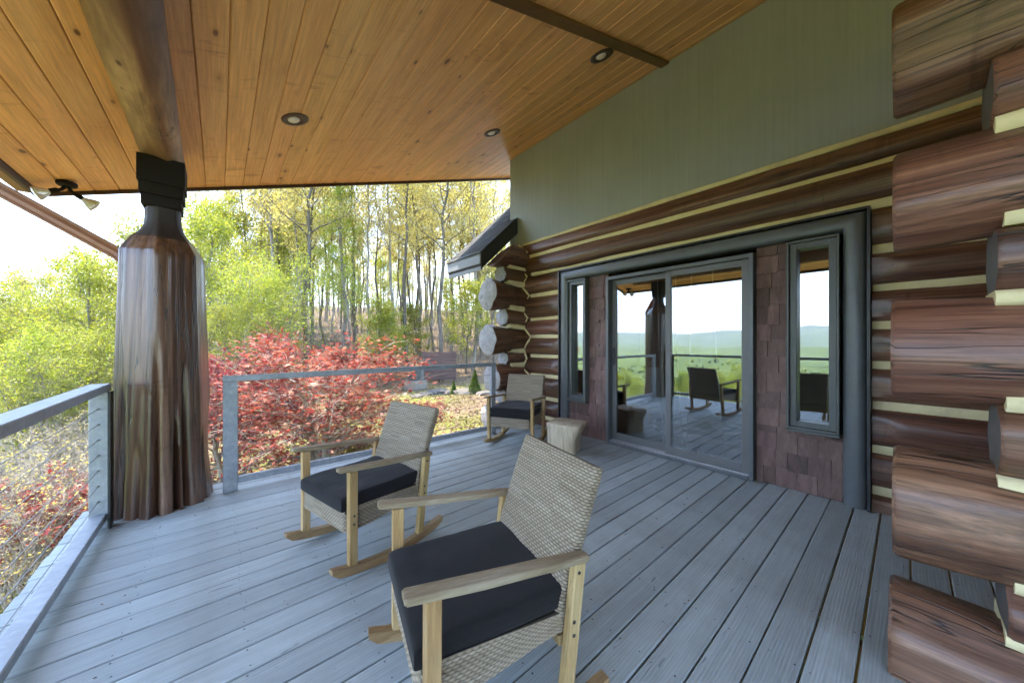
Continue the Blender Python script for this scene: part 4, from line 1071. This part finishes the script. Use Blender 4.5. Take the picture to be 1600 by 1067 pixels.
def leaf_quads(C, size, rng, flat=0.0, clump=None):
    """one folded diamond per leaf; returns verts, quads, tint"""
    n = len(C); d = rng.normal(size=(n, 3)); d[:, 2] *= (1 - flat); d /= np.linalg.norm(d, axis=1)[:, None]
    e = rng.normal(size=(n, 3)); e[:, 2] *= (1 - flat); e = e - d * (e * d).sum(1)[:, None]; e /= np.linalg.norm(e, axis=1)[:, None] + 1e-9
    s = size * rng.uniform(.6, 1.35, n)[:, None]; nrm = np.cross(d, e)
    V = np.stack([C - d * s * .5, C + e * s * .34 + nrm * s * .08, C + d * s * .5, C - e * s * .34 + nrm * s * .08], 1).reshape(-1, 3)
    F = np.arange(n * 4).reshape(-1, 4)
    t = rng.uniform(0, 1, n) * .6 + (.4 * clump if clump is not None else .2)
    return V, F, t
def star_leaves(C, size, rng, clump):
    n = len(C); lobes = 5; ang_ = []; rr_ = []
    for k in range(lobes): ang_ += [(-1.9 + 3.8 * k / (lobes - 1)), (-1.9 + 3.8 * (k + .5) / (lobes - 1)) if k < lobes - 1 else math.pi]; rr_ += [1.0 if k in (1, 2, 3) else .75, .33 if k < lobes - 1 else .12]
    ang_ = np.array(ang_); rr_ = np.array(rr_)
    d = rng.normal(size=(n, 3)); d[:, 2] = d[:, 2] * .5 - .3; d /= np.linalg.norm(d, axis=1)[:, None]
    up = rng.normal(size=(n, 3)) * .55 + np.array([0, 0, 1.]); e = np.cross(up, d); e /= np.linalg.norm(e, axis=1)[:, None] + 1e-9; nrm = np.cross(d, e)
    s = size * rng.uniform(.6, 1.3, n)[:, None, None]
    V = C[:, None, :] + s * (d[:, None, :] * (np.cos(ang_) * rr_)[None, :, None] + e[:, None, :] * (np.sin(ang_) * rr_)[None, :, None] - nrm[:, None, :] * (.22 * rr_ ** 2)[None, :, None])
    k = len(ang_); F = np.arange(n * k).reshape(n, k)
    return V.reshape(-1, 3), F, rng.uniform(0, 1, n) * .55 + .45 * clump

def grow(seed, H, r0, base_f=.35, limbs=22, limb_len=.30, elev=(20, 60), twigs=6, twig_len=.35, wob=.05, stems=1, sub=0, spread=.0, droop=0.0, ragged=0):
    """branch polylines and twig polylines of a tree of height H (metres)"""
    rng = np.random.default_rng(seed); br = []; tw = []
    for s in range(stems):
        n = 14; f = np.linspace(0, 1, n); az = rng.uniform(0, 6.28) if stems == 1 else 6.28 * s / stems + rng.uniform(-.5, .5); lean = spread * rng.uniform(.5, 1.0)
        Hs = H * rng.uniform(.8, 1.0) if stems > 1 else H
        wx = np.cumsum(rng.normal(size=n)) * wob * H / n; wy = np.cumsum(rng.normal(size=n)) * wob * H / n; wx -= wx[0]; wy -= wy[0]
        pts = np.stack([wx + np.cos(az) * lean * Hs * f ** 1.3, wy + np.sin(az) * lean * Hs * f ** 1.3, Hs * f], 1); rad = r0 * (1 - f) ** .8 * .9 + r0 * .05; rad[0] *= 1.25
        rad *= (1 if stems == 1 else .7); br.append((pts, rad))
        for k in range(limbs):
            g_ = base_f + (1 - base_f) * ((k + rng.uniform(0, 1)) / limbs) * .98; i_ = g_ * (n - 1); a = int(i_); p = pts[a] + (pts[min(a + 1, n - 1)] - pts[a]) * (i_ - a); rt = np.interp(g_, f, rad)
            az2 = k * 2.4 + rng.uniform(-.6, .6); shape = 1 - .72 * ((g_ - base_f) / (1 - base_f)) ** 1.3; shape *= .65 + .35 * min(1, (g_ - base_f) / .15)
            L = limb_len * H * shape * (rng.uniform(.65, 1.15) if not ragged else rng.choice((.45, .7, .9, 1.1, 1.45))); el = math.radians(rng.uniform(*elev))
            m = 7; q = np.linspace(0, 1, m); dirv = np.array([math.cos(az2) * math.cos(el), math.sin(az2) * math.cos(el), math.sin(el)])
            lp_ = p + dirv * L * q[:, None] + np.cumsum(rng.normal(size=(m, 3)), 0) * .035 * L + np.array([0, 0, 1]) * (L * (.14 - droop) * q ** 2)[:, None]; lp_[0] = p
            lr_ = np.maximum(rt * .55 * (1 - q) ** .9, .004 + r0 * .02); br.append((lp_, lr_))
            for t in range(twigs):
                h_ = rng.uniform(.25, 1.0); b = h_ * (m - 1); c = min(int(b), m - 2); p2 = lp_[c] + (lp_[c + 1] - lp_[c]) * (b - c)
                dv = dirv * .6 + rng.normal(size=3) * .65 + np.array([0, 0, .25 - droop * 2]); dv /= np.linalg.norm(dv); l2 = twig_len * L * rng.uniform(.5, 1.2)
                q2 = np.linspace(0, 1, 5); tp_ = p2 + dv * l2 * q2[:, None] + np.cumsum(rng.normal(size=(5, 3)), 0) * .05 * l2; tp_[0] = p2
                tw.append((tp_, np.maximum(np.interp(h_, q, lr_) * .5 * (1 - q2), .003 + r0 * .012)))
                for u_ in range(sub):
                    p3 = tp_[rng.integers(1, 5)]; dv3 = dv * .5 + rng.normal(size=3) * .7; dv3 /= np.linalg.norm(dv3); l3 = l2 * rng.uniform(.3, .7)
                    tw.append((p3 + dv3 * l3 * np.linspace(0, 1, 3)[:, None], np.full(3, .002 + r0 * .008)))
    return br, tw, rng
def leaf_points(tw, rng, n, jit, lo=.2):
    idx = rng.integers(0, len(tw), n); clump_r = rng.uniform(0, 1, len(tw)); C = np.zeros((n, 3)); q = rng.uniform(lo, 1.05, n)
    for j in range(n):
        p = tw[idx[j]][0]; b = min(q[j], .999) * (len(p) - 1); c = int(b); C[j] = p[c] + (p[c + 1] - p[c]) * (b - c)
    return C + rng.normal(size=(n, 3)) * jit, clump_r[idx]
def sides(r): return 9 if r > .12 else (6 if r > .05 else (4 if r > .015 else 3))
PROTO = {}
def proto(key, bark, leafmat, seed, leaf_n, leaf_size, jit, flat=0.0, star=False, lo=.2, **kw):
    br, tw, rng = grow(seed, **kw); V, F = tubes_np(br + tw, sides); tm = np_mesh('trunk_' + key, V, F, bark, None, True)
    if leaf_n:
        C, cl = leaf_points(tw, rng, leaf_n, jit, lo)
        LV, LF, T = star_leaves(C, leaf_size, rng, cl) if star else leaf_quads(C, leaf_size, rng, flat, cl)
        lm_ = np_mesh('crown_' + key, LV, LF, leafmat, T)
    else: lm_ = None
    PROTO[key] = (tm, lm_, kw['H'])
# tall thin woodland trees: sparse buds
proto('tall_a', M['bark'], M['leaf_yellow'], 11, 9500, .105, .17, H=16, r0=.125, base_f=.38, limbs=24, limb_len=.20, elev=(25, 65), twigs=7, twig_len=.38, wob=.10, sub=2)
proto('tall_b', M['bark'], M['leaf_yellow'], 12, 7500, .10, .19, H=17, r0=.105, base_f=.45, limbs=22, limb_len=.17, elev=(30, 70), twigs=7, twig_len=.40, wob=.12, sub=2)
proto('tall_c', M['bark_pale'], M['leaf_green'], 13, 11000, .10, .20, H=15, r0=.095, base_f=.30, limbs=26, limb_len=.19, elev=(20, 55), twigs=7, twig_len=.40, wob=.10, sub=1)
proto('tall_d', M['bark_pale'], M['leaf_yellow'], 14, 3600, .09, .15, H=15, r0=.10, base_f=.40, limbs=24, limb_len=.18, elev=(35, 70), twigs=8, twig_len=.42, wob=.08, sub=2)
# leafy trees in fresh green
proto('leafy_a', M['bark_pale'], M['leaf_green'], 21, 15000, .085, .17, .3, ragged=1, H=9, r0=.11, base_f=.14, limbs=34, limb_len=.34, elev=(10, 60), twigs=10, twig_len=.42, wob=.14, sub=2)
proto('leafy_b', M['bark_pale'], M['leaf_green'], 22, 13000, .085, .18, .3, ragged=1, H=9, r0=.10, base_f=.10, limbs=30, limb_len=.34, elev=(15, 60), twigs=9, twig_len=.42, wob=.15, stems=2, spread=.14, sub=1)
proto('deep', M['bark'], M['leaf_deep'], 23, 16000, .085, .15, .3, ragged=1, H=8, r0=.11, base_f=.10, limbs=30, limb_len=.34, elev=(5, 50), twigs=9, twig_len=.40, wob=.10, sub=1)
proto('sapling', M['bark'], M['leaf_green'], 24, 7000, .085, .12, .5, H=4.5, r0=.045, base_f=.25, limbs=22, limb_len=.38, elev=(0, 35), twigs=7, twig_len=.42, wob=.14, sub=1)
proto('sparse', M['bark_pale'], M['leaf_green'], 25, 4200, .085, .12, .2, H=6, r0=.06, base_f=.08, limbs=20, limb_len=.40, elev=(20, 65), twigs=9, twig_len=.45, wob=.15, stems=3, spread=.25, sub=2)
proto('bare_shrub', M['bark_white'], M['leaf_yellow'], 26, 650, .05, .06, .2, H=2.6, r0=.036, base_f=.10, limbs=12, limb_len=.42, elev=(15, 60), twigs=8, twig_len=.50, wob=.22, stems=5, spread=.42, sub=2)
proto('maple', M['bark_white'], M['leaf_red'], 27, 8600, .060, .075, 0, True, .15, H=3.3, r0=.09, base_f=.12, limbs=15, limb_len=.62, elev=(2, 42), twigs=12, twig_len=.42, wob=.22, stems=4, spread=.42, sub=2, droop=.05)
proto('maple_low', M['bark_white'], M['leaf_red'], 28, 4200, .062, .07, 0, True, .2, H=1.9, r0=.05, base_f=.15, limbs=12, limb_len=.60, elev=(0, 35), twigs=10, twig_len=.42, wob=.2, stems=3, spread=.45, sub=2, droop=.05)

def plant(key, X, Y, H, label, cat='tree', name='woodland_tree', group=None, rz=None, zoff=-.05, squash=1.0):
    tm, lm_, H0 = PROTO[key]; s = H / H0
    t = thing(name, label, cat, (X, Y, ground_z(X, Y) + zoff), rnd.uniform(0, 6.28) if rz is None else rz, group); t.scale = (s * squash, s * squash, s)
    link('trunk', tm, t, Z0)
    if lm_: link('crown', lm_, t, Z0)
    return t
def pplant(key, px_, depth, top_y, label, **kw):
    X, Y = at_depth(px_, depth); ztop = CAM_H + (534 - top_y) / 532.0 * depth; return plant(key, X, Y, max(1.0, ztop - ground_z(X, Y)), label, **kw)

# red Japanese maples
MX, MY = at_depth(492, 6.6)
plant('maple', MX, MY, 2.5, 'big spreading maple with red star shaped leaves behind the back railing', 'tree', 'red_maple', rz=.6, squash=1.45)
MX2, MY2 = at_depth(352, 6.2); plant('maple', MX2, MY2, 3.0, 'red leaved maple just right of the carved post behind the railing corner', 'tree', 'red_maple', rz=2.4, squash=.8)
MX3, MY3 = at_depth(75, 5.4); plant('maple_low', MX3, MY3, 1.45, 'low red maple shrub below the left railing', 'shrub', 'red_maple', rz=1.0, squash=1.2)
MX4, MY4 = at_depth(655, 6.9); plant('maple_low', MX4, MY4, 1.05, 'low red leaved branches spreading over the sunlit lawn', 'shrub', 'red_maple', rz=2.0)
# left leafy screen
for (px_, dep, ty, key, lab) in (
    (-60, 11, 420, 'leafy_a', 'fresh green leafy tree at the far left edge beyond the railing'),
    (20, 12.5, 450, 'leafy_b', 'fresh green bushy tree low at the left beyond the railing'),
    (70, 15.0, 428, 'leafy_b', 'twin stemmed pale green tree left of the downspout'),
    (128, 13.0, 405, 'leafy_a', 'tall yellow green tree directly left of the carved post'),
    (165, 16.0, 385, 'leafy_b', 'leafy green tree half hidden by the carved post'),
    (95, 20.0, 398, 'tall_d', 'thin tree with bare purplish crown above the left leafy trees'),
    (30, 20.0, 432, 'tall_b', 'thin bare topped tree at the left under the downspout'),
    (330, 14.5, 330, 'leafy_a', 'bright green leafy tree just right of the carved post neck'),
    (392, 13.0, 385, 'leafy_b', 'yellow green bushy tree behind the left part of the red maple'),
    (432, 15.5, 430, 'leafy_a', 'low bright green tree above the middle of the red maple'),
    (365, 12.0, 440, 'leafy_b', 'light green bushy tree between the carved post and the woods'),
    (60, 9.5, 520, 'leafy_a', 'low pale green tree behind the left railing'),
    (130, 11.0, 480, 'leafy_b', 'pale green bushy tree beside the left railing post'),
    (300, 19.0, 305, 'leafy_b', 'tall pale leafy tree behind the neck of the carved post'),
    (240, 15.0, 350, 'leafy_a', 'green tree hidden behind the carved post'),
    (-20, 18.0, 445, 'leafy_b', 'pale leafy tree far back at the left edge'),
    (55, 24.0, 428, 'leafy_a', 'distant leafy tree above the left railing'),
    (110, 26.0, 412, 'leafy_b', 'distant pale tree left of the carved post'),
    (150, 21.0, 398, 'leafy_a', 'leafy tree just under the end of the downspout'),
    (-100, 16.0, 430, 'leafy_a', 'leafy tree outside the left edge of the deck'),
    (410, 24.0, 330, 'leafy_b', 'tall airy green tree at the left end of the woods'),
    (360, 22.0, 320, 'leafy_a', 'tall airy green tree right of the carved post'),
    (455, 30.0, 330, 'leafy_b', 'pale leafy tree far behind the first trunks'),
    (600, 32.0, 400, 'leafy_a', 'low leafy tree far back between the trunks'),
    (700, 34.0, 420, 'leafy_b', 'low leafy tree far back above the fence panel'),
    (765, 30.0, 420, 'leafy_a', 'low leafy tree far back beside the grey eave'),
    (545, 18.0, 285, 'tall_c', 'tall bright green tree in the middle of the woods'),
    (515, 22.0, 296, 'tall_c', 'slender tall tree with fresh green crown left of the middle'),
    (648, 20.0, 478, 'sapling', 'young yellow green tree above the brown fence panel'),
    (612, 17.5, 490, 'sapling', 'small yellow green sapling left of the fence panel'),
    (590, 16.0, 470, 'sapling', 'young green tree at the edge of the woods behind the maple'),
    (728, 20.0, 440, 'sapling', 'young pale green tree under the grey eave')):
    pplant(key, px_, dep, ty, lab, name='leafy_tree', group='leafy trees round the yard')
# bare twigs low left, below the railing
for (px_, dep, ty, lab) in ((15, 4.6, 740, 'pale bare twiggy shrub at the left edge below the cables'), (70, 5.2, 690, 'pale twiggy shrub with small yellow buds below the railing'), (118, 6.2, 680, 'whitish branching shrub beside the left railing post'), (40, 7.6, 650, 'sparse twiggy shrub behind the other pale shrubs at left'), (140, 8.5, 640, 'sparse budding shrub just left of the railing post'), (-30, 6.0, 690, 'pale bare shrub outside the left edge of the railing'), (100, 9.5, 630, 'thin twiggy shrub in front of the left green trees')):
    pplant('bare_shrub', px_, dep, ty, lab, cat='shrub', name='twiggy_shrub', group='pale twiggy shrubs below the railing')
for (px_, dep, ty, lab) in ((52, 9.0, 545, 'thin multi stemmed tree with sparse yellow buds at left'), (120, 10.5, 520, 'sparse multi stemmed tree beside the carved post'), (5, 9.5, 560, 'sparse multi stemmed tree at the left edge'), (445, 15.0, 400, 'sparse multi stemmed tree behind the red maple')):
    pplant('sparse', px_, dep, ty, lab, name='budding_tree', group='sparse budding trees')
# the woods on the slope: every trunk is a tree of its own
R2 = random.Random(42)
spots = [(478, 17, 'tall_a'), (492, 19, 'tall_b'), (462, 21, 'tall_d'), (508, 24, 'tall_b'), (528, 20, 'tall_d'), (556, 23, 'tall_a'), (575, 19, 'tall_d'), (590, 25, 'tall_b'), (607, 20, 'tall_d'), (622, 26, 'tall_b'), (640, 19, 'tall_b'), (655, 24, 'tall_a'), (668, 29, 'tall_d'), (690, 18.5, 'tall_a'), (704, 26, 'tall_b'), (722, 30, 'tall_b'), (738, 21, 'tall_d'), (752, 27, 'tall_a'), (772, 24, 'tall_b'), (785, 30, 'tall_d'), (440, 24, 'tall_b'), (420, 20, 'tall_d'), (402, 26, 'tall_a'), (378, 24, 'tall_b'), (352, 27, 'tall_d'), (310, 26, 'tall_b')]
near_lab = {(478, 17): 'dark upright trunk rising left of the bright green tree', (690, 18.5): 'crooked forked tree standing behind the brown fence panel', (738, 21): 'pale straight trunk just left of the log ends', (640, 19): 'thin dark tree left of the fence panel'}
for k in range(44):
    spots.append((R2.uniform(385, 800), R2.uniform(27, 52), R2.choice(('tall_a', 'tall_b', 'tall_b', 'tall_d', 'tall_c'))))
front = sorted([q for q in spots[:26] if (q[0], q[1]) not in near_lab]); ORD = 'first second third fourth fifth sixth seventh eighth ninth tenth eleventh twelfth thirteenth fourteenth fifteenth sixteenth seventeenth eighteenth nineteenth twentieth twenty-first twenty-second'.split()
for (px_, dep, key) in spots:
    X_, Y_ = at_depth(px_, dep); lab = near_lab.get((px_, dep))
    if lab is None and (px_, dep, key) in front: lab = '%s slender trunk counted from the left in the front row of the woods' % ORD[front.index((px_, dep, key))]
    if lab is None: lab = 'tall slender tree with sparse yellow buds standing deep in the back of the woods' if key != 'tall_c' else 'slender tree with light green leaves far back in the woods'
    plant(key, X_, Y_, R2.uniform(13, 19), lab, group='slender trees of the woods')
# trees on the slope west of the deck: seen mirrored in the door glass
for k in range(46):
    a = R2.uniform(-1.45, -.72); d = R2.uniform(16, 75) if k > 8 else R2.uniform(9, 14); X_, Y_ = d * math.sin(a), d * math.cos(a)
    gz = ground_z(X_, Y_); H = R2.uniform(4.5, 8)
    H = max(2.0, min(H, (CAM_H - 1.0 - .05 * d) - gz))
    plant(R2.choice(('leafy_a', 'leafy_b', 'deep')), X_, Y_, H, 'green tree on the valley slope mirrored in the door glass', name='slope_tree', group='trees on the valley slope')
# distant forest: canopy mass on the valley floor and hills
def forest():
    rng = np.random.default_rng(3); n = 9000; a = rng.uniform(-2.3, -.2, n); r = 80 * (14 ** rng.uniform(0, 1, n)); X_ = r * np.sin(a); Y_ = r * np.cos(a)
    ico = bmesh.new(); bmesh.ops.create_icosphere(ico, subdivisions=1, radius=1.0); iv = np.array([v.co[:] for v in ico.verts]); ifc = np.array([[v.index for v in f.verts] for f in ico.faces]); ico.free()
    Z_ = np.array([ground_z(x, y_) for x, y_ in zip(X_, Y_)]); s = rng.uniform(2.6, 5.5, n)
    V = iv[None] * s[:, None, None] * (1 + rng.normal(size=(n, len(iv), 1)) * .16) * np.array([1, 1, 1.1]) + np.stack([X_, Y_, Z_ + s * .7], 1)[:, None, :]
    F = (ifc[None] + (np.arange(n) * len(iv))[:, None, None]).reshape(-1, 3)
    o = link('distant_forest', np_mesh('distant_forest', V.reshape(-1, 3), F, M['leaf_green'], np.repeat(rng.uniform(0, 1, n), len(ifc)))); tag(o, 'spring green forest covering the valley floor and hills', 'forest', kind='stuff')
forest()
# undergrowth and leaf litter of the woods, grass of the yard
def litter():
    rng = np.random.default_rng(8); n = 42000; px_ = rng.uniform(-80, 830, n); dep = 5.0 * (7.5 ** rng.uniform(0, 1, n)); P_ = np.array([at_depth(p, d) for p, d in zip(px_, dep)])
    keep = (P_[:, 1] > 4.6); P_ = P_[keep]; dep = dep[keep]; Z_ = np.array([ground_z(x, y_) for x, y_ in P_]) + .03
    V, F, t = leaf_quads(np.column_stack([P_, Z_]), .085, rng, .75); tag(link('leaf_litter', np_mesh('leaf_litter', V, F, M['leaf_dry'], t)), 'dry fallen leaves covering the ground under the trees', 'leaves', kind='stuff')
litter()
def grass():
    rng = np.random.default_rng(9); n = 60000; px_ = np.where(rng.uniform(0, 1, n) < .62, rng.uniform(540, 810, n), rng.uniform(-100, 420, n)); dep = 4.6 * (3.4 ** rng.uniform(0, 1, n)); P_ = np.array([at_depth(p, d) for p, d in zip(px_, dep)])
    nz = np.array([mnoise.noise(Vector((x * .5, y_ * .5, 0))) for x, y_ in P_]); keep = (P_[:, 1] > 4.5) & (nz > -.12); P_ = P_[keep]; n = len(P_); Z_ = np.array([ground_z(x, y_) for x, y_ in P_])
    h_ = rng.uniform(.03, .10, n); a = rng.uniform(0, 6.28, n); w = .006; B = np.column_stack([P_, Z_ - .01]); dx = np.column_stack([np.cos(a) * w, np.sin(a) * w, 0 * a]); tip = B + np.column_stack([rng.normal(size=n) * .03, rng.normal(size=n) * .03, h_])
    V = np.stack([B - dx, B + dx, tip], 1).reshape(-1, 3); F = np.arange(n * 3).reshape(-1, 3); tag(link('lawn_grass', np_mesh('lawn_grass', V, F, M['grass'], rng.uniform(0, 1, n))), 'short sunlit grass on the sloping yard', 'grass', kind='stuff')
grass()
def undergrowth():
    rng = np.random.default_rng(10); br = []
    for k in range(2600):
        px_ = rng.uniform(330, 800); dep = rng.uniform(20, 44); X_, Y_ = at_depth(px_, dep); z = ground_z(X_, Y_); H = rng.uniform(.6, 3.2); n = 4; q = np.linspace(0, 1, n)
        p = np.array([X_, Y_, z]) + np.column_stack([rng.normal() * .25 * H * q, rng.normal() * .25 * H * q, H * q]) + rng.normal(size=(n, 3)) * .06 * H; p[0] = (X_, Y_, z - .1); br.append((p, .012 * (1 - .7 * q)))
    V, F = tubes_np(br, lambda r: 3); tag(link('undergrowth', np_mesh('undergrowth', V, F, M['bark_pale'], None, True)), 'thin bare saplings and brush filling the woods', 'brush', kind='stuff')
undergrowth()
def far_wood():
    rng = np.random.default_rng(12); br = []; C = []
    for k in range(260):
        px_ = rng.uniform(290, 830); dep = rng.uniform(50, 95); X_, Y_ = at_depth(px_, dep); z = ground_z(X_, Y_); H = rng.uniform(10, 19); q = np.linspace(0, 1, 5)
        p = np.array([X_, Y_, z - .2]) + np.column_stack([rng.normal() * .05 * H * q, rng.normal() * .05 * H * q, H * q]); br.append((p, .13 * (1 - .8 * q)))
        for b in range(7):
            f = rng.uniform(.25, 1.0); o = p[0] + (p[-1] - p[0]) * f; d = rng.normal(size=3) * np.array([1, 1, .5]); d[2] = abs(d[2]); e = o + d * 1.1; br.append((np.stack([o, (o + e) / 2 + .1, e]), np.array([.045, .03, .015])))
            C.append(e + rng.normal(size=(16, 3)) * .75)
    V, F = tubes_np(br, lambda r: 4 if r > .1 else 3); w = link('far_wood', np_mesh('far_wood', V, F, M['bark_pale'], None, True)); tag(w, 'distant trunks closing the view deep in the woods', 'wood', kind='stuff')
    LV, LF, T = leaf_quads(np.concatenate(C), .30, rng); tag(link('far_foliage', np_mesh('far_foliage', LV, LF, M['leaf_yellow'], T), w, Z0), kind='stuff')
far_wood()

# fence panel, utility box, stones, little conifers in the yard
def gpos(px_, dep): X_, Y_ = at_depth(px_, dep); return X_, Y_, ground_z(X_, Y_)
fx0, fy0, _ = gpos(659, 17.2); fx1, fy1, _ = gpos(713, 17.6); fz0 = ground_z((fx0 + fx1) / 2, (fy0 + fy1) / 2)
fdir = math.atan2(fy1 - fy0, fx1 - fx0); fl_ = math.hypot(fx1 - fx0, fy1 - fy0)
fp = thing('fence_panel', 'brown screen of horizontal boards standing at the edge of the woods', 'fence', (fx0, fy0, fz0), fdir)
for k in range(8):
    z = .18 + k * .178; MB().box(0, fl_, -.014, .014, z, z + .163, .004).build('fence_board', M['fence'], fp, False, Vector((0, 0, 0)))
for x in (.12, fl_ / 2, fl_ - .12): MB().box(x - .045, x + .045, .015, .10, -.2, 1.62, .004).build('fence_post', M['fence'], fp, False, Vector((0, 0, 0)))
ux, uy, uz = gpos(650, 15.8)
ub = thing('utility_box', 'dark utility unit on a concrete pad beside the brown fence', 'utility box', (ux, uy, uz), .4)
MB().box(-.42, .42, -.32, .32, -.2, .42, .02).build('concrete_pad', M['concrete'], ub, False, Z0)
MB().box(-.30, .05, -.24, .24, .421, 1.05, .02).build('cabinet', M['utility'], ub, False, Z0); MB().box(.09, .34, -.2, .2, .421, .92, .02).build('cabinet', M['casing'], ub, False, Z0)
MB().box(.03, .10, -.02, .02, .6, .66, .004).build('conduit', M['utility'], ub, False, Z0)
def conifer(px_, dep, H, label):
    x, y_, z = gpos(px_, dep); t = thing('small_conifer', label, 'shrub', (x, y_, z), 0, 'little conifers by the stones'); rng = np.random.default_rng(int(px_)); n = 2600
    f = rng.uniform(0, 1, n) ** .8; r = (1 - f) * .34 * H * np.sqrt(rng.uniform(.25, 1, n)); a = rng.uniform(0, 6.28, n)
    V, F, tt = leaf_quads(np.column_stack([r * np.cos(a), r * np.sin(a), f * H + .04 - .12 * r]), .06, rng); link('crown', np_mesh('conifer_crown', V, F, M['leaf_deep'], tt), t, Z0)
    MB().tube([(0, 0, -.05), (0, 0, H * .9)], [.03, .006], 6).build('trunk', M['bark'], t, True, Z0)
conifer(742, 14.5, 1.0, 'small green conifer right of the stones near the railing corner'); conifer(709, 14.6, .5, 'tiny green conifer left of the stones')
STN = (676, 688, 700, 717, 729, 665, 652, 755)
for k, (px_, dep, s) in enumerate(((676, 14.8, .28), (688, 14.9, .34), (700, 14.9, .30), (717, 14.8, .36), (729, 14.7, .42), (665, 14.2, .25), (652, 13.6, .22), (755, 14.2, .3))):
    x, y_, z = gpos(px_, dep); bm = bmesh.new(); bmesh.ops.create_icosphere(bm, subdivisions=2, radius=s)
    for v in bm.verts:
        v.co *= 1 + .35 * mnoise.noise(v.co * 3 / s * .5 + Vector((k * 7, 0, 0))); v.co.z *= .5; v.co.x *= 1.3
    me = bpy.data.meshes.new('stone'); bm.to_mesh(me); bm.free(); me.materials.append(M['stone']); o = link('stone', me, None, (x, y_, z + s * .15)); o.rotation_euler = (0, 0, rnd.uniform(0, 3))
    tag(o, '%s grey field stone counted from the left along the yard edge' % ORD[sorted(STN).index(px_)], 'stone', 'stones edging the yard')

# ------------------------------------------------------------------ hazy air
hz = MB().box(-14500, 14500, -14500, 14500, -420, 1100).build('haze', None)
hz['kind'] = 'stuff'; hz['label'] = 'pale blue haze in the air over the valley'; hz['category'] = 'haze'
hg = G('haze_air'); hg.t.nodes.remove(hg.b)
hv = hg.n('VolumePrincipled', {'Color': (0.72, 0.82, 1.0), 'Density': 9.0e-5, 'Anisotropy': 0.2}); hg.t.links.new(hv.outputs[0], hg.out.inputs['Volume'])
hz.data.materials.clear(); hz.data.materials.append(hg.m)
